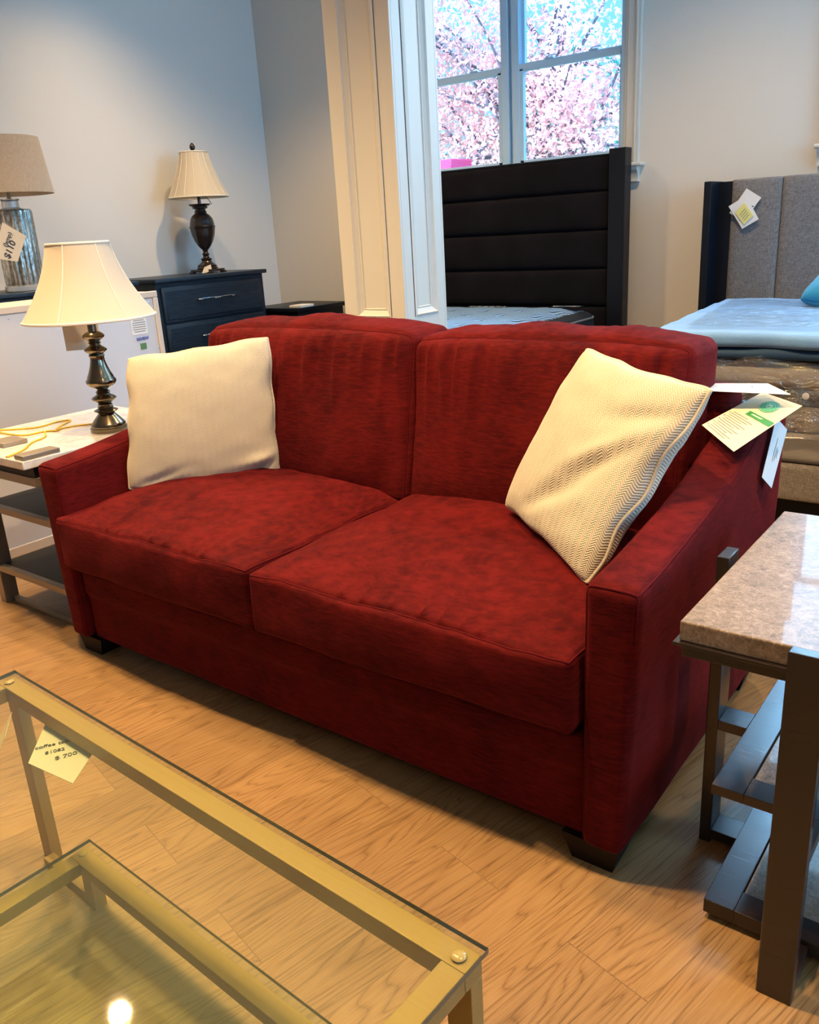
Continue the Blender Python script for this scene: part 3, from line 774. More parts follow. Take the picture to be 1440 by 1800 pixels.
# front lamp, antique brass baluster on the white marble table
LX, LY, LZ = -.188, .397, .652
t = thing('table_lamp', (LX, LY, LZ), 'antique brass table lamp with cream bell shade on the white marble table', 'lamp')
pr = [(.0, 0), (.062, 0), (.065, .005), (.065, .014), (.060, .018), (.061, .024), (.055, .032), (.044, .046), (.032, .060), (.027, .066), (.038, .071), (.042, .075), (.036, .079), (.026, .082), (.028, .087), (.024, .091), (.026, .096), (.022, .100)]
MB().lathe(pr, (LX, LY, LZ), 48).obj('lamp_base', BRASS, t)
pr = [(.022, .100), (.032, .108), (.042, .115), (.044, .119), (.038, .125), (.026, .131), (.022, .136), (.026, .141), (.022, .146), (.017, .150), (.024, .155), (.036, .160), (.047, .168), (.052, .177), (.052, .184), (.046, .191), (.045, .197), (.037, .214), (.030, .234), (.025, .254), (.024, .266), (.028, .271), (.024, .276), (.030, .282), (.038, .288), (.039, .292), (.030, .299), (.020, .305), (.017, .311), (.023, .315), (.017, .320), (.026, .327), (.036, .334), (.038, .339), (.034, .345), (.026, .351), (.015, .355), (.014, .44), (.0, .44)]
MB().lathe(pr, (LX, LY, LZ), 48).obj('lamp_stem', BRASS, t)
bell_shade(t, (LX, LY), bellprof(.102, .222, 1.302, 1.052), SHADEC, 6, rib=.02)
MB().tube([(LX, LY, 1.17), (LX, LY, 1.30)], .003, 6).tube([(LX-.095, LY, 1.295), (LX+.095, LY, 1.295)], .0018, 5).tube([(LX, LY-.095, 1.295), (LX, LY+.095, 1.295)], .0018, 5).obj('shade_harp', BRASS, t)
# second lamp on the dresser: dark urn
BX, BY, BZ = -2.52, 2.89, 1.066
t = thing('table_lamp', (BX, BY, BZ), 'dark bronze urn table lamp with cream shade on the blue-black chest', 'lamp')
URN = plain('dark_urn_bronze', (.022, .012, .010), .28, .1, 40, coat=.3)
M45 = Matrix.Rotation(RD(12), 4, 'Z')
b = MB().box(-.088, .088, -.088, .088, .012, .028, .003, M=Matrix.Translation((BX, BY, BZ)) @ M45)
for sx in (-1, 1):
    for sy in (-1, 1): b.box(sx*.078-.018, sx*.078+.018, sy*.078-.018, sy*.078+.018, 0, .013, .003, M=Matrix.Translation((BX, BY, BZ)) @ M45)
b.lathe([(.0, .028), (.072, .028), (.076, .036), (.068, .044), (.070, .052), (.055, .064), (.040, .076), (.034, .086), (.038, .092), (.040, .100), (.026, .108), (.020, .118), (.022, .126), (.030, .132), (.022, .138), (.017, .146), (.019, .156), (.024, .166), (.0, .166)], (BX, BY, BZ), 36)
b.obj('lamp_base', URN, t)
flut = lambda a, z: .025*abs(sin(a*6)) if .17 < z < .42 else 0
MB().lathe([(.018, .160), (.028, .168), (.046, .190), (.064, .222), (.078, .262), (.085, .300), (.086, .312), (.090, .316), (.090, .322), (.085, .326), (.083, .348), (.076, .375), (.060, .398), (.046, .408), (.040, .414), (.044, .420), (.038, .430), (.036, .438), (.055, .446), (.052, .456), (.072, .464), (.078, .470), (.074, .474), (.0, .474)], (BX, BY, BZ), 60, flute=flut).obj('urn_body', URN, t)
MB().lathe([(.012, .47), (.012, .56), (.0, .56)], (BX, BY, BZ), 16).tube([(BX+.02, BY+.03, BZ+.53), (BX+.035, BY+.05, BZ+.51), (BX+.05, BY+.07, BZ+.47)], .0025, 5).obj('lamp_stem', URN, t)
bell_shade(t, (BX, BY), bellprof(.098, .212, 1.882, 1.585, p=1.7), SHADEC, 16, rib=.008)
MB().lathe([(.0, 1.872), (.006, 1.874), (.006, 1.892), (.012, 1.896), (.020, 1.912), (.018, 1.925), (.008, 1.94), (.0, 1.944)], (BX, BY, 0), 16).obj('finial', URN, t)
c, f, n = card('price_tag', [(-2.425, 2.755, 1.070), (-2.425, 2.85, 1.078), (-2.445, 2.86, 1.125), (-2.435, 2.79, 1.112)], .001, KRAFT, 'small beige price tag leaning on the urn lamp base', 'tag')
# third lamp: crystal fluted body with linen drum shade, at left edge
GX, GY, GZ = -2.45, 1.44, 1.066
t = thing('table_lamp', (GX, GY, GZ), 'silver fluted glass table lamp with wide linen drum shade at the left edge', 'lamp')
def mercury():
    m = mat('mercury_glass', (.42, .41, .36), .25, .75, coat=.6); n = N(m); v = n.co((1, 1, .5)); f_ = n.noise(v, 60, 4, .7)
    n.base(n.ramp(f_, [(.35, (.16, .15, .12)), (.65, (.58, .57, .52))])); n.bump(f_, .3, .003); return m
MERC = mercury(); CRYS = mat('clear_acrylic', (.80, .82, .84), .08, .0, coat=.6, trans=.7)
MB().lathe([(.0, 0), (.115, 0), (.118, .004), (.118, .030), (.112, .035), (.0, .035)], (GX, GY, GZ), 48).obj('lamp_base', CRYS, t)
fl2 = lambda a, z: .05*abs(sin(a*9))
MB().lathe([(.0, .035), (.104, .035), (.106, .06), (.106, .44), (.098, .456), (.0, .456)], (GX, GY, GZ), 144, flute=fl2).obj('lamp_body', MERC, t)
MB().lathe([(.0, .452), (.058, .452), (.060, .46), (.048, .466), (.046, .502), (.055, .507), (.050, .515), (.0, .515)], (GX, GY, GZ), 32).obj('neck', CRYS, t)
MB().lathe([(.011, .50), (.011, .60), (.0, .60)], (GX, GY, GZ), 14).obj('lamp_stem', TAUPE, t)
def drum(t_, c_, rt2, rb2, zt2, zb2):
    b = MB(); prof = [(rt2, zt2), (rb2, zb2), (rb2-.003, zb2), (rt2-.003, zt2)]; rings = []
    for r, z in prof: rings.append([b.bm.verts.new((c_[0]+r*cos(2*pi*i/72), c_[1]+r*sin(2*pi*i/72), z)) for i in range(72)])
    for k in range(4):
        A, B = rings[k], rings[(k+1) % 4]
        for i in range(72): b.bm.faces.new((A[i], A[(i+1) % 72], B[(i+1) % 72], B[i]))
    return b.obj('lamp_shade', SHADEL, t_)
drum(t, (GX, GY), .215, .25, 1.905, 1.605)
c, f, n = card('price_tag', [(-2.30, 1.20, 1.262), (-2.30, 1.335, 1.235), (-2.30, 1.415, 1.372), (-2.30, 1.29, 1.45)], .001, KRAFT, 'beige price tag with handwriting hanging on the silver glass lamp', 'tag')
text_obj('handwriting', '$110', .052, frame_M(Vector(f(.55, .35))+n*.001, (0, .5, .78), (1, 0, 0)), INK, c, .0012)
text_obj('handwriting', '(lamp)', .035, frame_M(Vector(f(.35, .62))+n*.001, (0, .5, .78), (1, 0, 0)), INK, c, .0005)

# ------------------------------------------------------------------ chests along the left wall
def chest(y0, y1, label, drawers, top=1.066, seed=0):
    xf = -2.30
    t = thing('chest_of_drawers', ((XL+xf)/2, (y0+y1)/2, 0), label, 'chest')
    MB().box(XL+.04, xf-.022, y0+.02, y1-.02, .04, top-.028, .002).box(XL+.06, xf-.05, y0+.05, y1-.05, 0, .05).obj('carcass', OAK, t)
    MB().box(XL+.02, xf+.012, y0, y1, top-.028, top, .006, 3).obj('chest_top', OAK, t)
    z = top-.060
    for h in drawers:
        d = MB().box(xf-.024, xf-.004, y0+.05, y1-.06, z-h, z, .006, 3).box(xf-.006, xf-.001, y0+.075, y1-.085, z-h+.022, z-.022, .003).obj('drawer', OAK, t)
        yc = (y0+y1)/2; zc = z-h*.42; L = .16
        hp = [(xf+.0, yc-L, zc), (xf+.016, yc-L, zc), (xf+.020, yc-L*.5, zc+.003), (xf+.020, yc, zc), (xf+.020, yc+L*.5, zc+.003), (xf+.016, yc+L, zc), (xf, yc+L, zc)]
        m = MB().tube(smooth_path(hp, 5), .005, 8)
        for yy in (-.02, 0, .02, -L*.9, L*.9): m.lathe([(.0, -.009), (.009, -.004), (.009, .004), (.0, .009)], (xf+.019, yc+yy, zc), 10)
        m.obj('drawer_pull', STEEL, d)
        z -= h+.012
    return t
chest(2.245, 3.255, 'blue-black oak chest of drawers with silver pulls carrying the urn lamp', (.235, .235, .235, .20))
chest(.95, 2.12, 'dark low chest under the silver glass lamp, behind the pale cabinet back', (.235, .235, .235, .20))
# pale cabinet back standing with its back to the sofa
def cab_back():
    xf = -1.03; y0, y1, top = .10, 1.315, 1.070
    CF = plain('cream_frame_wood', (.66, .56, .47), .6); PF = plain('pale_back_board', (.60, .61, .66), .65)
    t = thing('cabinet', (xf-.2, (y0+y1)/2, 0), 'pale cabinet standing with its back panel towards the left side table', 'cabinet')
    MB().box(xf-.42, xf-.012, y0+.004, y1-.004, .03, top-.004, .002).obj('carcass', CF, t)
    MB().box(xf-.014, xf, y0, y1, top-.030, top, .004).box(xf-.014, xf, y1-.028, y1, .0, top-.03, .004).box(xf-.014, xf, y0, y0+.028, .0, top-.03, .004).box(xf-.014, xf, y0, y1, .0, .045, .003).obj('back_frame', CF, t)
    MB().box(xf-.012, xf-.006, y0+.03, y1-.03, .04, top-.032).obj('back_panel', PF, t)
    for y, z in ((y1-.055, top-.05), (y1-.035, top-.075), (y1-.036, .80), (y1-.036, .55), (.55, top-.05), (.9, top-.05)):
        MB().lathe([(.0, 0), (.0035, 0), (.003, .002), (.0, .003)], (0, 0, 0), 10, M=Matrix.Translation((xf-.006, y, z)) @ Matrix.Rotation(RD(90), 4, 'Y')).obj('screw', STEEL, t)
    x = xf-.0045
    L = MB().box(xf-.006, x, 1.142, 1.232, .875, .968).obj('paper_label', PAPER, t)
    b = MB()
    for i in range(7):
        z = .952-i*.0105; ins = .014 if i in (0, 1, 6) else .008
        b.box(x, x+.0004, 1.142+ins, 1.232-ins, z-.0018, z+.0018)
    b.obj('printed_lines', FADED, L, smooth=False)
    text_obj('blue_stamp', 'REVIEW', .020, frame_M((x+.001, 1.196, .853), (0, 1, .03), (1, 0, 0)), BLUEINK, t, .0008)
    MB().box(xf-.006, x, 1.178, 1.212, .802, .832).obj('green_sticker', GSTICK, t)
cab_back()
# beige tag behind the brass lamp stem
c, f, n = card('price_tag', [(-.300, .352, .940), (-.262, .470, .935), (-.262, .470, 1.045), (-.300, .352, 1.045)], .001, KRAFT, 'blank beige card hanging under the cream shade, behind the brass lamp stem', 'tag')
MB().tube([(-.281, .411, 1.045), (-.25, .40, 1.07), (-.22, .397, 1.09)], .001, 5).obj('tag_string', PAPER, c)

# ------------------------------------------------------------------ bed 1 (black headboard) with striped mattress
def bed1():
    t = thing('bed', (-.69, 2.8, 0), 'black bed frame with tall channelled headboard under the window', 'bed')
    x0, x1 = -1.70, .325; yb = 3.84; yf = 3.76
    for a, b_ in ((x1-.105, x1), (x0, x0+.105)):
        MB().box(a, b_, yf-.02, yb-.01, 0, 1.672, .004).obj('post', BLKWOOD, t)
    zs = [.40, .752, .985, 1.215, 1.440, 1.640]
    for k in range(5):
        z0, z1 = zs[k], zs[k+1]
        def P(u, v, w):
            q = rounded(u, v, w, ((x1-x0)/2-.105, .035, (z1-z0)/2), .018)
            q.y += (-.014*(1-w**4)*(1-u**8)) if v < 0 else 0
            return Vector(((x0+x1)/2+q.x, yf+.038+q.y, (z0+z1)/2+q.z))
        MB().cube_map(P, 14).obj('headboard_panel', BLKFAB, t)
    MB().box(x0+.10, x1-.10, yf+.03, yb-.01, .35, 1.635, .003).box(x0+.10, x1-.10, yf+.005, yf+.03, 1.636, 1.648, .003).obj('headboard_back', BLKWOOD, t)
    for xx in (x0+.03, x1-.12): MB().box(xx, xx+.03, 1.90, yf-.02, .18, .42, .004).obj('side_rail', BLKWOOD, t)
    MB().box(x0+.03, x1-.09, 1.87, 1.90, .18, .42, .004).obj('footboard', BLKWOOD, t)
    for xx in (x0+.05, x1-.15):
        MB().box(xx, xx+.06, 1.90, 1.96, 0, .18, .003).obj('foot', BLKWOOD, t)
    MB().box(x0+.06, x1-.12, 1.90, yf-.03, .30, .33).obj('slat_platform', BLKWOOD, t)
bed1()
def mattress1():
    t = thing('mattress', (-.69, 2.72, .33), 'blue striped tufted mattress with black border on the black bed', 'mattress')
    m = mat('mattress_stripe', (.2, .3, .45), .7, sheen=.3); n = N(m); v = n.co((1, 1, 1), (0, 0, RD(35)))
    sp = n.add('ShaderNodeSeparateXYZ'); n.L(v, sp.inputs[0])
    ww = n.math('SINE', n.math('MULTIPLY', n.math('ADD', sp.outputs[0], n.math('MULTIPLY', n.noise(n.co(), 3, 2), .05)), 2*pi/.028))
    n.base(n.ramp(n.math('MULTIPLY_ADD', ww, .5, .5), [(.35, (.02, .03, .045)), (.6, (.17, .38, .70))])); n.bump(ww, .5, .004)
    x0, x1, y0, y1 = -1.55, .20, 2.02, 3.70; zt = .765
    cx, cy = (x0+x1)/2, (y0+y1)/2; hx, hy = (x1-x0)/2, (y1-y0)/2
    def skew(p):  # mattress sits a touch askew on the frame
        a = RD(1.5); d = p-Vector((x1, y1, 0)); return Vector((x1+d.x*cos(a)-d.y*sin(a)-.02, y1+d.x*sin(a)+d.y*cos(a), p.z))
    def side(u, v, w):
        q = rounded(u, v, w, (hx, hy, .2), .07); q.z += 0; return skew(Vector((cx+q.x, cy+q.y, .54+q.z)))
    MB().cube_map(side, 30).obj('mattress_border', plain('mattress_border_fabric', (.012, .014, .020), .7, .3, 200), t)
    for z in (.60, .70):
        pts = []
        for i in range(121):
            a = 2*pi*i/120; uu = max(-1, min(1, 1.35*cos(a))); vv = max(-1, min(1, 1.35*sin(a)))
            q = rounded(uu, vv, 0, (hx+.004, hy+.004, .2), .08); pts.append(skew(Vector((cx+q.x, cy+q.y, z))))
        MB().tube(pts[:-1], .006, 6, closed=True).obj('border_piping', plain('border_cord', (.16, .17, .18), .6), t)
    def topf(a, b):
        X = x0+.05+(x1-x0-.10)*a; Y = y0+.05+(y1-y0-.10)*b
        e = min(1, 14*min(a, 1-a, b, 1-b)); z = .725+.045*e**.5
        for i in range(8):
            for j in range(8):
                tx = x0+.17+i*.242; ty = y0+.16+j*.236; d2 = (X-tx)**2+(Y-ty)**2
                if d2 < .03: z -= .020*exp(-d2/.0022)
        return skew(Vector((X, Y, z)))
    MB().sheet(topf, 110, 110) if False else None
    b = MB(); b.sheet(topf, 110, 110); b.obj('quilted_top', m, t, ang=80)
    WH = mat('white_embroidery', (.75, .78, .8), .6)
    MB().box(-.06, .14, 3.50, 3.60, .770, .774, .001, M=None).obj('label_patch', BLKFAB, t)
    text_obj('embroidered_lettering', 'BEAUTYREST', .032, frame_M((.04, 3.55, .7755), (1, 0, 0), (0, 0, 1)), WH, t, .0006)
    text_obj('embroidered_lettering', 'S I M M O N S', .046, frame_M((-.52, 3.52, .7735), (1, 0, 0), (0, 0, 1)), WH, t, .0006)
mattress1()
# nightstand left of the black bed
t = thing('nightstand', (-2.25, 3.45, 0), 'low black nightstand in the far corner left of the black bed', 'nightstand')
MB().box(-2.56, -2.02, 3.275, 3.84, .745, .775, .006, 3).obj('tabletop', BLKWOOD, t)
MB().box(-2.52, -2.06, 3.31, 3.82, .10, .745, .003).obj('carcass', BLKWOOD, t)
for z in (.15, .44):
    d = MB().box(-2.49, -2.09, 3.295, 3.312, z, z+.26, .004).obj('drawer', BLKWOOD, t)
    MB().tube([(-2.36, 3.296, z+.14), (-2.36, 3.28, z+.14), (-2.22, 3.28, z+.14), (-2.22, 3.296, z+.14)], .005, 8).obj('drawer_pull', STEEL, d)
for x in (-2.52, -2.11):
    for y in (3.31, 3.77): MB().box(x, x+.05, y, y+.05, 0, .10, .003).obj('leg', BLKWOOD, t)
MB().box(-2.155, -2.03, 3.32, 3.46, .775, .792, .002).obj('book', PAPER, None, 'thin white booklet on the black nightstand beside the column', 'book')

SLOPE = lambda y, z: z-.062*max(0, min(1, (y-1.75)/1.95))*(1 if z > .60 else 0)
# ------------------------------------------------------------------ bed 2 (grey headboard), plastic wrapped mattress, blanket
def bed2():
    t = thing('bed', (2.0, 2.75, 0), 'grey upholstered bed with dark winged headboard at the right', 'bed')
    y1 = 3.84
    def wing(xa, xb):
        MB().box(xa, xb, 3.60, y1-.01, 0, 1.440, .004).obj('headboard_wing', BLKWOOD, t)
    wing(.845, .885); wing(3.11, 3.15)
    for a, b_ in ((.880, .965), (3.03, 3.115)): MB().box(a, b_, 3.73, 3.78, 0, 1.436, .003).obj('headboard_stile', BLKWOOD, t)
    xs = [.955, 1.222, 1.49, 1.757, 2.024, 2.291, 2.558, 2.825, 3.045]
    for a, b_ in zip(xs, xs[1:]):
        def P(u, v, w):
            q = rounded(u, v, w, ((b_-a)/2, .045, .43), .010); q.y -= .010*(1-u**6)*(v < 0)
            return Vector(((a+b_)/2+q.x, 3.775+q.y, 1.012+q.z))
        MB().cube_map(P, 12).obj('headboard_panel', GREYF, t)
    def R(u, v, w):
        q = rounded(u, v, w, (1.03, .985, .065), .012); return Vector((2.01+q.x, 2.73+q.y, .355+q.z))
    MB().cube_map(R, 12).obj('bed_rail', TAUPEF, t)
    for x in (1.12, 2.86):
        for y in (1.90, 3.5): MB().box(x, x+.07, y, y+.07, 0, .30, .004).obj('leg', BLKWOOD, t)
    MB().box(1.3, 2.75, 1.95, 2.05, .0, .30, .004).obj('centre_support', BLKWOOD, t)
bed2()
def rb(name, m, parent, x0, x1, y0, y1, z0, z1, r=.03, n=20, amp=0, fr=3, seed=0, **kw):
    def P(u, v, w):
        q = rounded(u, v, w, ((x1-x0)/2, (y1-y0)/2, (z1-z0)/2), r)
        p = Vector(((x0+x1)/2+q.x, (y0+y1)/2+q.y, (z0+z1)/2+q.z))
        if amp:
            d = Vector((u**5, v**5, w**5)); p += d*amp*nz(p, fr, seed)
        p.z = SLOPE(p.y, p.z); return p
    return MB().cube_map(P, n).obj(name, m, parent, ang=75, **kw)
BOXF = plain('taupe_knit', (.27, .24, .20), .85, .3, 200, .1); DBAND = woven('dark_band', (.02, .022, .028), (.06, .06, .07), 120); MTOP = plain('mattress_knit_top', (.40, .38, .34), .8, .3, 150)
t = thing('mattress', (2.01, 2.73, .42), 'thick mattress set wrapped in clear plastic on the grey bed', 'mattress')
rb('box_spring', BOXF, t, 1.06, 2.96, 1.765, 3.68, .42, .535)
rb('mattress_side', BOXF, t, 1.06, 2.96, 1.765, 3.68, .535, .64, .02)
rb('dark_border', DBAND, t, 1.055, 2.965, 1.758, 3.68, .628, .685, .012)
rb('pillow_top', MTOP, t, 1.055, 2.965, 1.75, 3.68, .685, .775, .04)
rb('plastic_cover', PLASTIC, t, 1.035, 2.985, 1.728, 3.69, .515, .792, .035, 60, .035, 9, 4)
dots = MB()
for k in range(9):
    dots.lathe([(.0, 0), (.012, 0), (.010, .001), (.0, .0015)], (0, 0, 0), 10, M=Matrix.Translation((1.16+k*.22+(k % 2)*.04, 1.757, .655+.012*(k % 2))) @ Matrix.Rotation(RD(90), 4, 'X'))
dots.obj('border_dots', PAPER, t)
# folded navy sheet and blue blanket on the mattress
def cloth_slab(x0, x1, y0, y1, z0, z1, seed, droop=0, r=.02, n=70, fold=.008):
    def P(u, v, w):
        q = rounded(u, v, w, ((x1-x0)/2, (y1-y0)/2, (z1-z0)/2), r)
        X = (x0+x1)/2+q.x; Y = (y0+y1)/2+q.y; Z = (z0+z1)/2+q.z
        e = .5+.5*w
        Z += fold*nz((X*2.2, Y*2.2, 0), 1.6, seed)*(.35+.65*e)+.4*fold*nz((X*7, Y*7, 0), 1.3, seed+3)*e
        if v < -.6: Y += .012*nz((X*4, 0, 0), 1.4, seed+5); Z -= droop*(-v-.6)*(1+.8*nz((X*3, 0, 0), 1.2, seed+6))
        X += (.30*max(0, (3.6-Y)/1.85)**1.15-.05)*max(0, -u*.5+.5)+.02*nz((Y*2, 0, 0), 1, seed+8)*(u < -.6)
        return Vector((X, Y, SLOPE(Y, Z)))
    return MB().cube_map(P, n)
cloth_slab(1.075, 2.97, 1.725, 3.55, .793, .825, 2.0, .012).obj('folded_sheet', NAVY, None, 'navy folded sheet under the blue blanket on the wrapped mattress', 'sheet', ang=80)
cloth_slab(1.07, 2.98, 1.71, 3.50, .832, .885, 5.0, .012, .024).obj('blanket', BLANKET, None, 'light blue blanket spread over the plastic wrapped mattress', 'blanket', ang=80)
b = MB(); b.slab(lambda a, c_: Vector((1.42-.30*c_+(1.5+.25*c_)*a, 1.80+1.55*c_, .893-.05*c_+.010*nz((a*5, c_*7, 0), 1.4, 7))), (0, 0, 1), .001, 60, 40)
b.obj('plastic_sheet', PLASTHIN, None, 'thin clear plastic sheet lying over the light blue blanket', 'plastic sheet', ang=80)
pillow((1.53, 2.95, .872), (2.0, 2.70, .872), (2.06, 3.08, .985), (1.56, 3.30, .97), .085, 'cushion', 'bright turquoise cushion lying on the blue blanket at the right edge', 'pillow', TURQ, None, 3.0, .48, .06)
# tags pinned to the grey headboard
def pin_card(name, pts, y, m, label, parent=None):
    return card(name, [(x, y, z) for x, z in pts], .0015, m, label, 'tag', parent)
c, f, n = pin_card('price_tag', [(.958, 1.27), (1.04, 1.225), (1.123, 1.340), (1.042, 1.392)], 3.705, PAPER, 'white price tag pinned to the grey headboard, partly under another tag')
for q in ((.75, .55, .95, .6), (.8, .35, .9, .35)): lines(c, f, n, [q], INK, 'handwriting', w=.006)
c, f, n = pin_card('price_tag', [(1.035, 1.183), (1.119, 1.23), (1.043, 1.356), (.953, 1.305)], 3.699, PAPER, 'white price tag on the grey headboard carrying a yellow note')
c, f, n = pin_card('sticky_note', [(1.044, 1.205), (1.090, 1.250), (1.040, 1.318), (.992, 1.270)], 3.694, YNOTE, 'small yellow sticky note on the white headboard tag')
lines(c, f, n, [(.15, .2+.15*i, .8, .25+.15*i) for i in range(4)], FADED, 'handwriting', w=.003)

# dark furniture edge seen right of the sofa arm
t = thing('bench', (2.33, 1.22, 0), 'small dark wooden bench at the foot of the grey bed', 'bench')
MB().box(2.085, 2.60, 1.10, 1.36, .455, .50, .005, 3).obj('seat', BLKWOOD, t)
for x in (2.105, 2.54):
    for y in (1.12, 1.30): MB().box(x, x+.04, y, y+.04, 0, .455, .003).obj('leg', BLKWOOD, t)

# ------------------------------------------------------------------ coffee table, glass and gold
def coffee():
    A = RD(-2.7); O = Vector((.872, -.591, 0))
    ex_ = Vector((cos(A), sin(A), 0)); ey_ = Vector((sin(A), -cos(A), 0))   # ey_ points towards the camera
    M = Matrix(((ex_.x, ey_.x, 0, O.x), (ex_.y, ey_.y, 0, O.y), (0, 0, 1, 0), (0, 0, 0, 1)))
    L, D, H = 1.21, .62, .45
    t = thing('coffee_table', tuple(M @ Vector((L/2, D/2, 0))), 'gold metal coffee table with two clear glass levels in the foreground', 'table')
    def fr(x0, x1, y0, y1, z0, z1, w):
        return MB().box(x0, x1, y0, y0+w, z0, z1, .0015, M=M).box(x0, x1, y1-w, y1, z0, z1, .0015, M=M).box(x0, x0+w, y0+w, y1-w, z0, z1, .0015, M=M).box(x1-w, x1, y0+w, y1-w, z0, z1, .0015, M=M)
    w = .035; i0 = .006
    fr(i0, L-i0, i0, D-i0, H-.008-.033, H-.009, w).obj('top_frame', GOLD, t)
    def glass(x0, x1, y0, y1, z0, z1, nm):
        b = MB().box(x0, x1, y0, y1, z0, z1, M=M)
        g = b.obj(nm, [TGLASS, TEDGE], t, smooth=False)
        for p in g.data.polygons:
            if abs(p.normal.z) < .5: p.material_index = 1
        return g
    glass(0, L, 0, D, H-.008, H, 'glass_top')
    lw = .040
    for x in (i0, L-i0-lw):
        for y in (i0, D-i0-lw):
            MB().box(x, x+lw, y, y+lw*.6, 0, H-.041, .0015, M=M).obj('leg', GOLD, t)
    # lower tier, inset at the left
    lx0, lx1, ly0, ly1, lh = .205, L-.07, .010, D-.02, .125
    fr(lx0+.006, lx1-.006, ly0+.012, ly1-.012, lh-.008-.028, lh-.008, .036).obj('lower_frame', GOLD, t)
    glass(lx0, lx1, ly0, ly1, lh-.008, lh, 'lower_glass')
    for x in (lx0+.02, lx1-.055):
        for y in (ly0+.014, ly1-.042):
            MB().box(x, x+.034, y, y+.026, .0, lh-.035, .0015, M=M).obj('lower_leg', GOLD, t)
    for y in (ly0+.014, ly1-.042):
        for xa, xb in ((i0+lw, lx0+.02), (lx1-.021, L-i0-lw)): MB().box(xa, xb, y, y+.024, .0, .022, .001, M=M).obj('floor_bar', GOLD, t)
    BUMP = mat('clear_bumper', (.42, .29, .09), .2, coat=.5)
    for x in (i0+.02, L-i0-.02):
        for y in (i0+.02, D-i0-.02):
            p = M @ Vector((x, y, 0)); MB().lathe([(.0, H-.0078), (.009, H-.0078), (.010, H-.006), (.008, H-.004), (.0, H-.0035)], (p.x, p.y, 0), 18).obj('bumper', BUMP, t)
    for x in (lx0+.022, lx1-.022):
        p = M @ Vector((x, ly0+.028, 0)); MB().lathe([(.0, lh-.0078), (.009, lh-.0078), (.008, lh-.005), (.0, lh-.0045)], (p.x, p.y, 0), 18).obj('bumper', BUMP, t)
coffee()
PALE = plain('pale_tag_paper', (.56, .55, .46), .8, .2, 60)
c, f, n = card('price_tag', [(1.141, -.723, .4013), (1.268, -.712, .4013), (1.205, -.622, .4013), (1.031, -.620, .4013)], .0008, PALE,
               'pale paper price tag taped under the glass of the gold coffee table', 'tag')
def hw(txt, size, px, rotdeg, nm='handwriting'):
    a = RD(rotdeg); return text_obj(nm, txt, size, frame_M((px[0], px[1], .4022), (cos(a), sin(a), 0), (0, 0, 1)), INK, c, 0)
hw('coffee table', .015, (1.128, -.662), 58); hw('$1082', .014, (1.150, -.675), 58); hw('$ 700', .017, (1.182, -.672), 62)
c, f, n = card('hang_tag', [(.962, -.700, .36), (1.005, -.745, .33), (1.015, -.700, .40), (.975, -.660, .42)], .0008, KRAFT, 'folded beige hang tag at the left edge below the coffee table glass', 'tag')

# ------------------------------------------------------------------ outside the window
LEAFP = bpy.data.materials.new('pink_white_leaves'); LEAFP.use_nodes = True
def leafmat(m, cols, tr=.6):
    n = N(m); out = n.n['Material Output']; g = n.add('ShaderNodeNewGeometry')
    col = n.ramp(g.outputs['Random Per Island'], [(0, cols[0]), (.5, cols[1]), (1, cols[2])]); n.base(col); n.b.inputs['Roughness'].default_value = .5
    t_ = n.add('ShaderNodeBsdfTranslucent'); n.L(col, t_.inputs[0]); mx = n.add('ShaderNodeMixShader'); mx.inputs[0].default_value = tr
    n.L(n.b.outputs[0], mx.inputs[1]); n.L(t_.outputs[0], mx.inputs[2]); n.L(mx.outputs[0], out.inputs[0])
leafmat(LEAFP, [(.95, .55, .60), (.95, .72, .78), (.98, .86, .84)])
LEAFG = bpy.data.materials.new('teal_leaves'); LEAFG.use_nodes = True; leafmat(LEAFG, [(.10, .50, .55), (.12, .62, .60), (.25, .75, .62)])
BARK = plain('grey_bark', (.12, .14, .20), .9, .5, 30)
MB().box(-40, 30, 4.15, 60, -.6, -.45).obj('ground', plain('lawn', (.10, .32, .16), .9, .3, 4), kind='structure', smooth=False)
random.seed(7)
def leaves(centers, per, spread, size, m, name, parent):
    b = MB()
    for c_ in centers:
        for _ in range(per):
            p = Vector(c_)+Vector([random.gauss(0, spread) for _ in range(3)])
            a = Vector([random.gauss(0, 1) for _ in range(3)]).normalized(); bb = a.orthogonal().normalized(); q = Matrix.Rotation(random.random()*6.28, 3, a); bb = q @ bb; cc_ = a.cross(bb)
            s = size*random.uniform(.6, 1.3)
            vv = [b.bm.verts.new(p+bb*x*s+cc_*y*s+a*z*s) for x, y, z in ((-.6, 0, 0), (-.1, -.28, .08), (.6, 0, -.05), (-.1, .28, .08))]
            b.bm.faces.new(vv)
    return b.obj(name, m, parent, kind='stuff', smooth=False)
t = thing('flowering_tree', (-2.6, 8.2, -.45), 'tree with pale pink leaves close outside the window', 'tree')
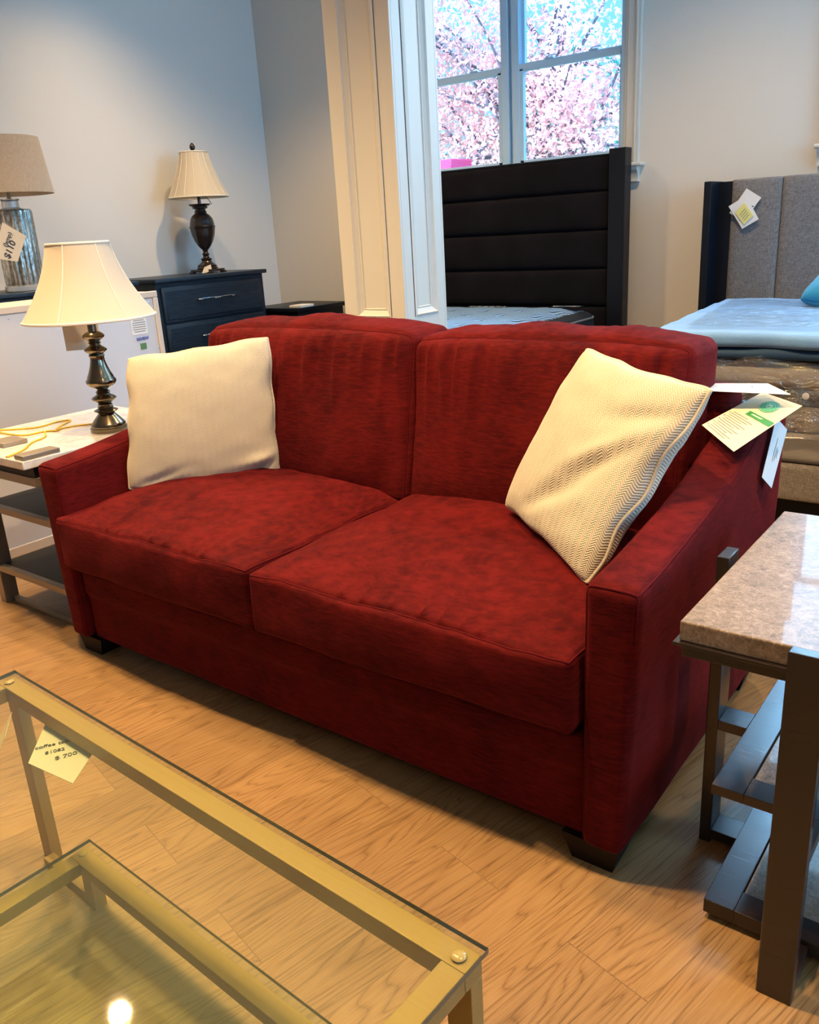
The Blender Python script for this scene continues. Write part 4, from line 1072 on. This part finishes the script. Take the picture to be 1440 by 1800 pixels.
tr = MB(); tr.tube(smooth_path([(-2.6, 8.2, -.45), (-2.5, 8.15, .6), (-2.7, 8.1, 1.8), (-2.4, 8.2, 3.2), (-2.2, 8.2, 4.8)], 5), .12, 10, rf=lambda s: .13*(1-s)+.02)
cent = []
for k in range(46):
    z0 = random.uniform(.9, 3.6); a = random.uniform(-1, 1)
    x1 = -2.6+random.uniform(-2.6, 2.3); z1 = random.uniform(1.2, 4.7); y1_ = 8.0+random.uniform(-.9, .9)
    p0 = Vector((-2.6, 8.15, z0)); p1 = Vector((x1, y1_, z1)); mid = (p0+p1)/2+Vector((0, 0, random.uniform(-.2, .35)))
    pth = smooth_path([p0, mid, p1], 6); tr.tube(pth, .02, 5, rf=lambda s: .026*(1-s)+.004)
    for q in pth[4:]: cent.append(q+Vector([random.gauss(0, .12) for _ in range(3)]))
tr.obj('trunk', BARK, t)
leaves(cent, 62, .19, .064, LEAFP, 'foliage', t)
for k, (x, y, r_, h_) in enumerate(((-10.8, 15.5, 1.3, 5.6), (-8.6, 21, 1.5, 5.2), (-6.0, 15.5, 1.2, 3.4), (-4.6, 21, 1.5, 5.0))):
    t = thing('background_tree', (x, y, -.45), ['blurred blue-green tree at the far left beyond the window', 'broad blue-green tree second from left beyond the window', 'low blue-green tree in a gap beyond the window', 'blue-green tree at the right beyond the window'][k], 'tree')
    MB().tube([(x, y, -.45), (x, y, h_)], .14, 8).obj('trunk', BARK, t)
    cs = [(x+random.gauss(0, r_*.42), y+random.gauss(0, r_*.3), max(.3, random.gauss(h_*.55, h_*.24))) for _ in range(60)]
    leaves(cs, 22, .38, .30, LEAFG, 'foliage', t)
PINKR = plain('red_painted_wood', (.85, .06, .22), .6)
t = thing('garden_shed', (-3.35, 6.9, -.45), 'low bright red shed roof outside at the lower left of the window', 'shed')
MB().box(-4.3, -2.86, 6.6, 7.0, 1.86, 1.968, .01).obj('roof', PINKR, t)
MB().box(-4.2, -2.98, 6.65, 6.95, -.45, 1.86, .01).obj('wall', TRIM, t)
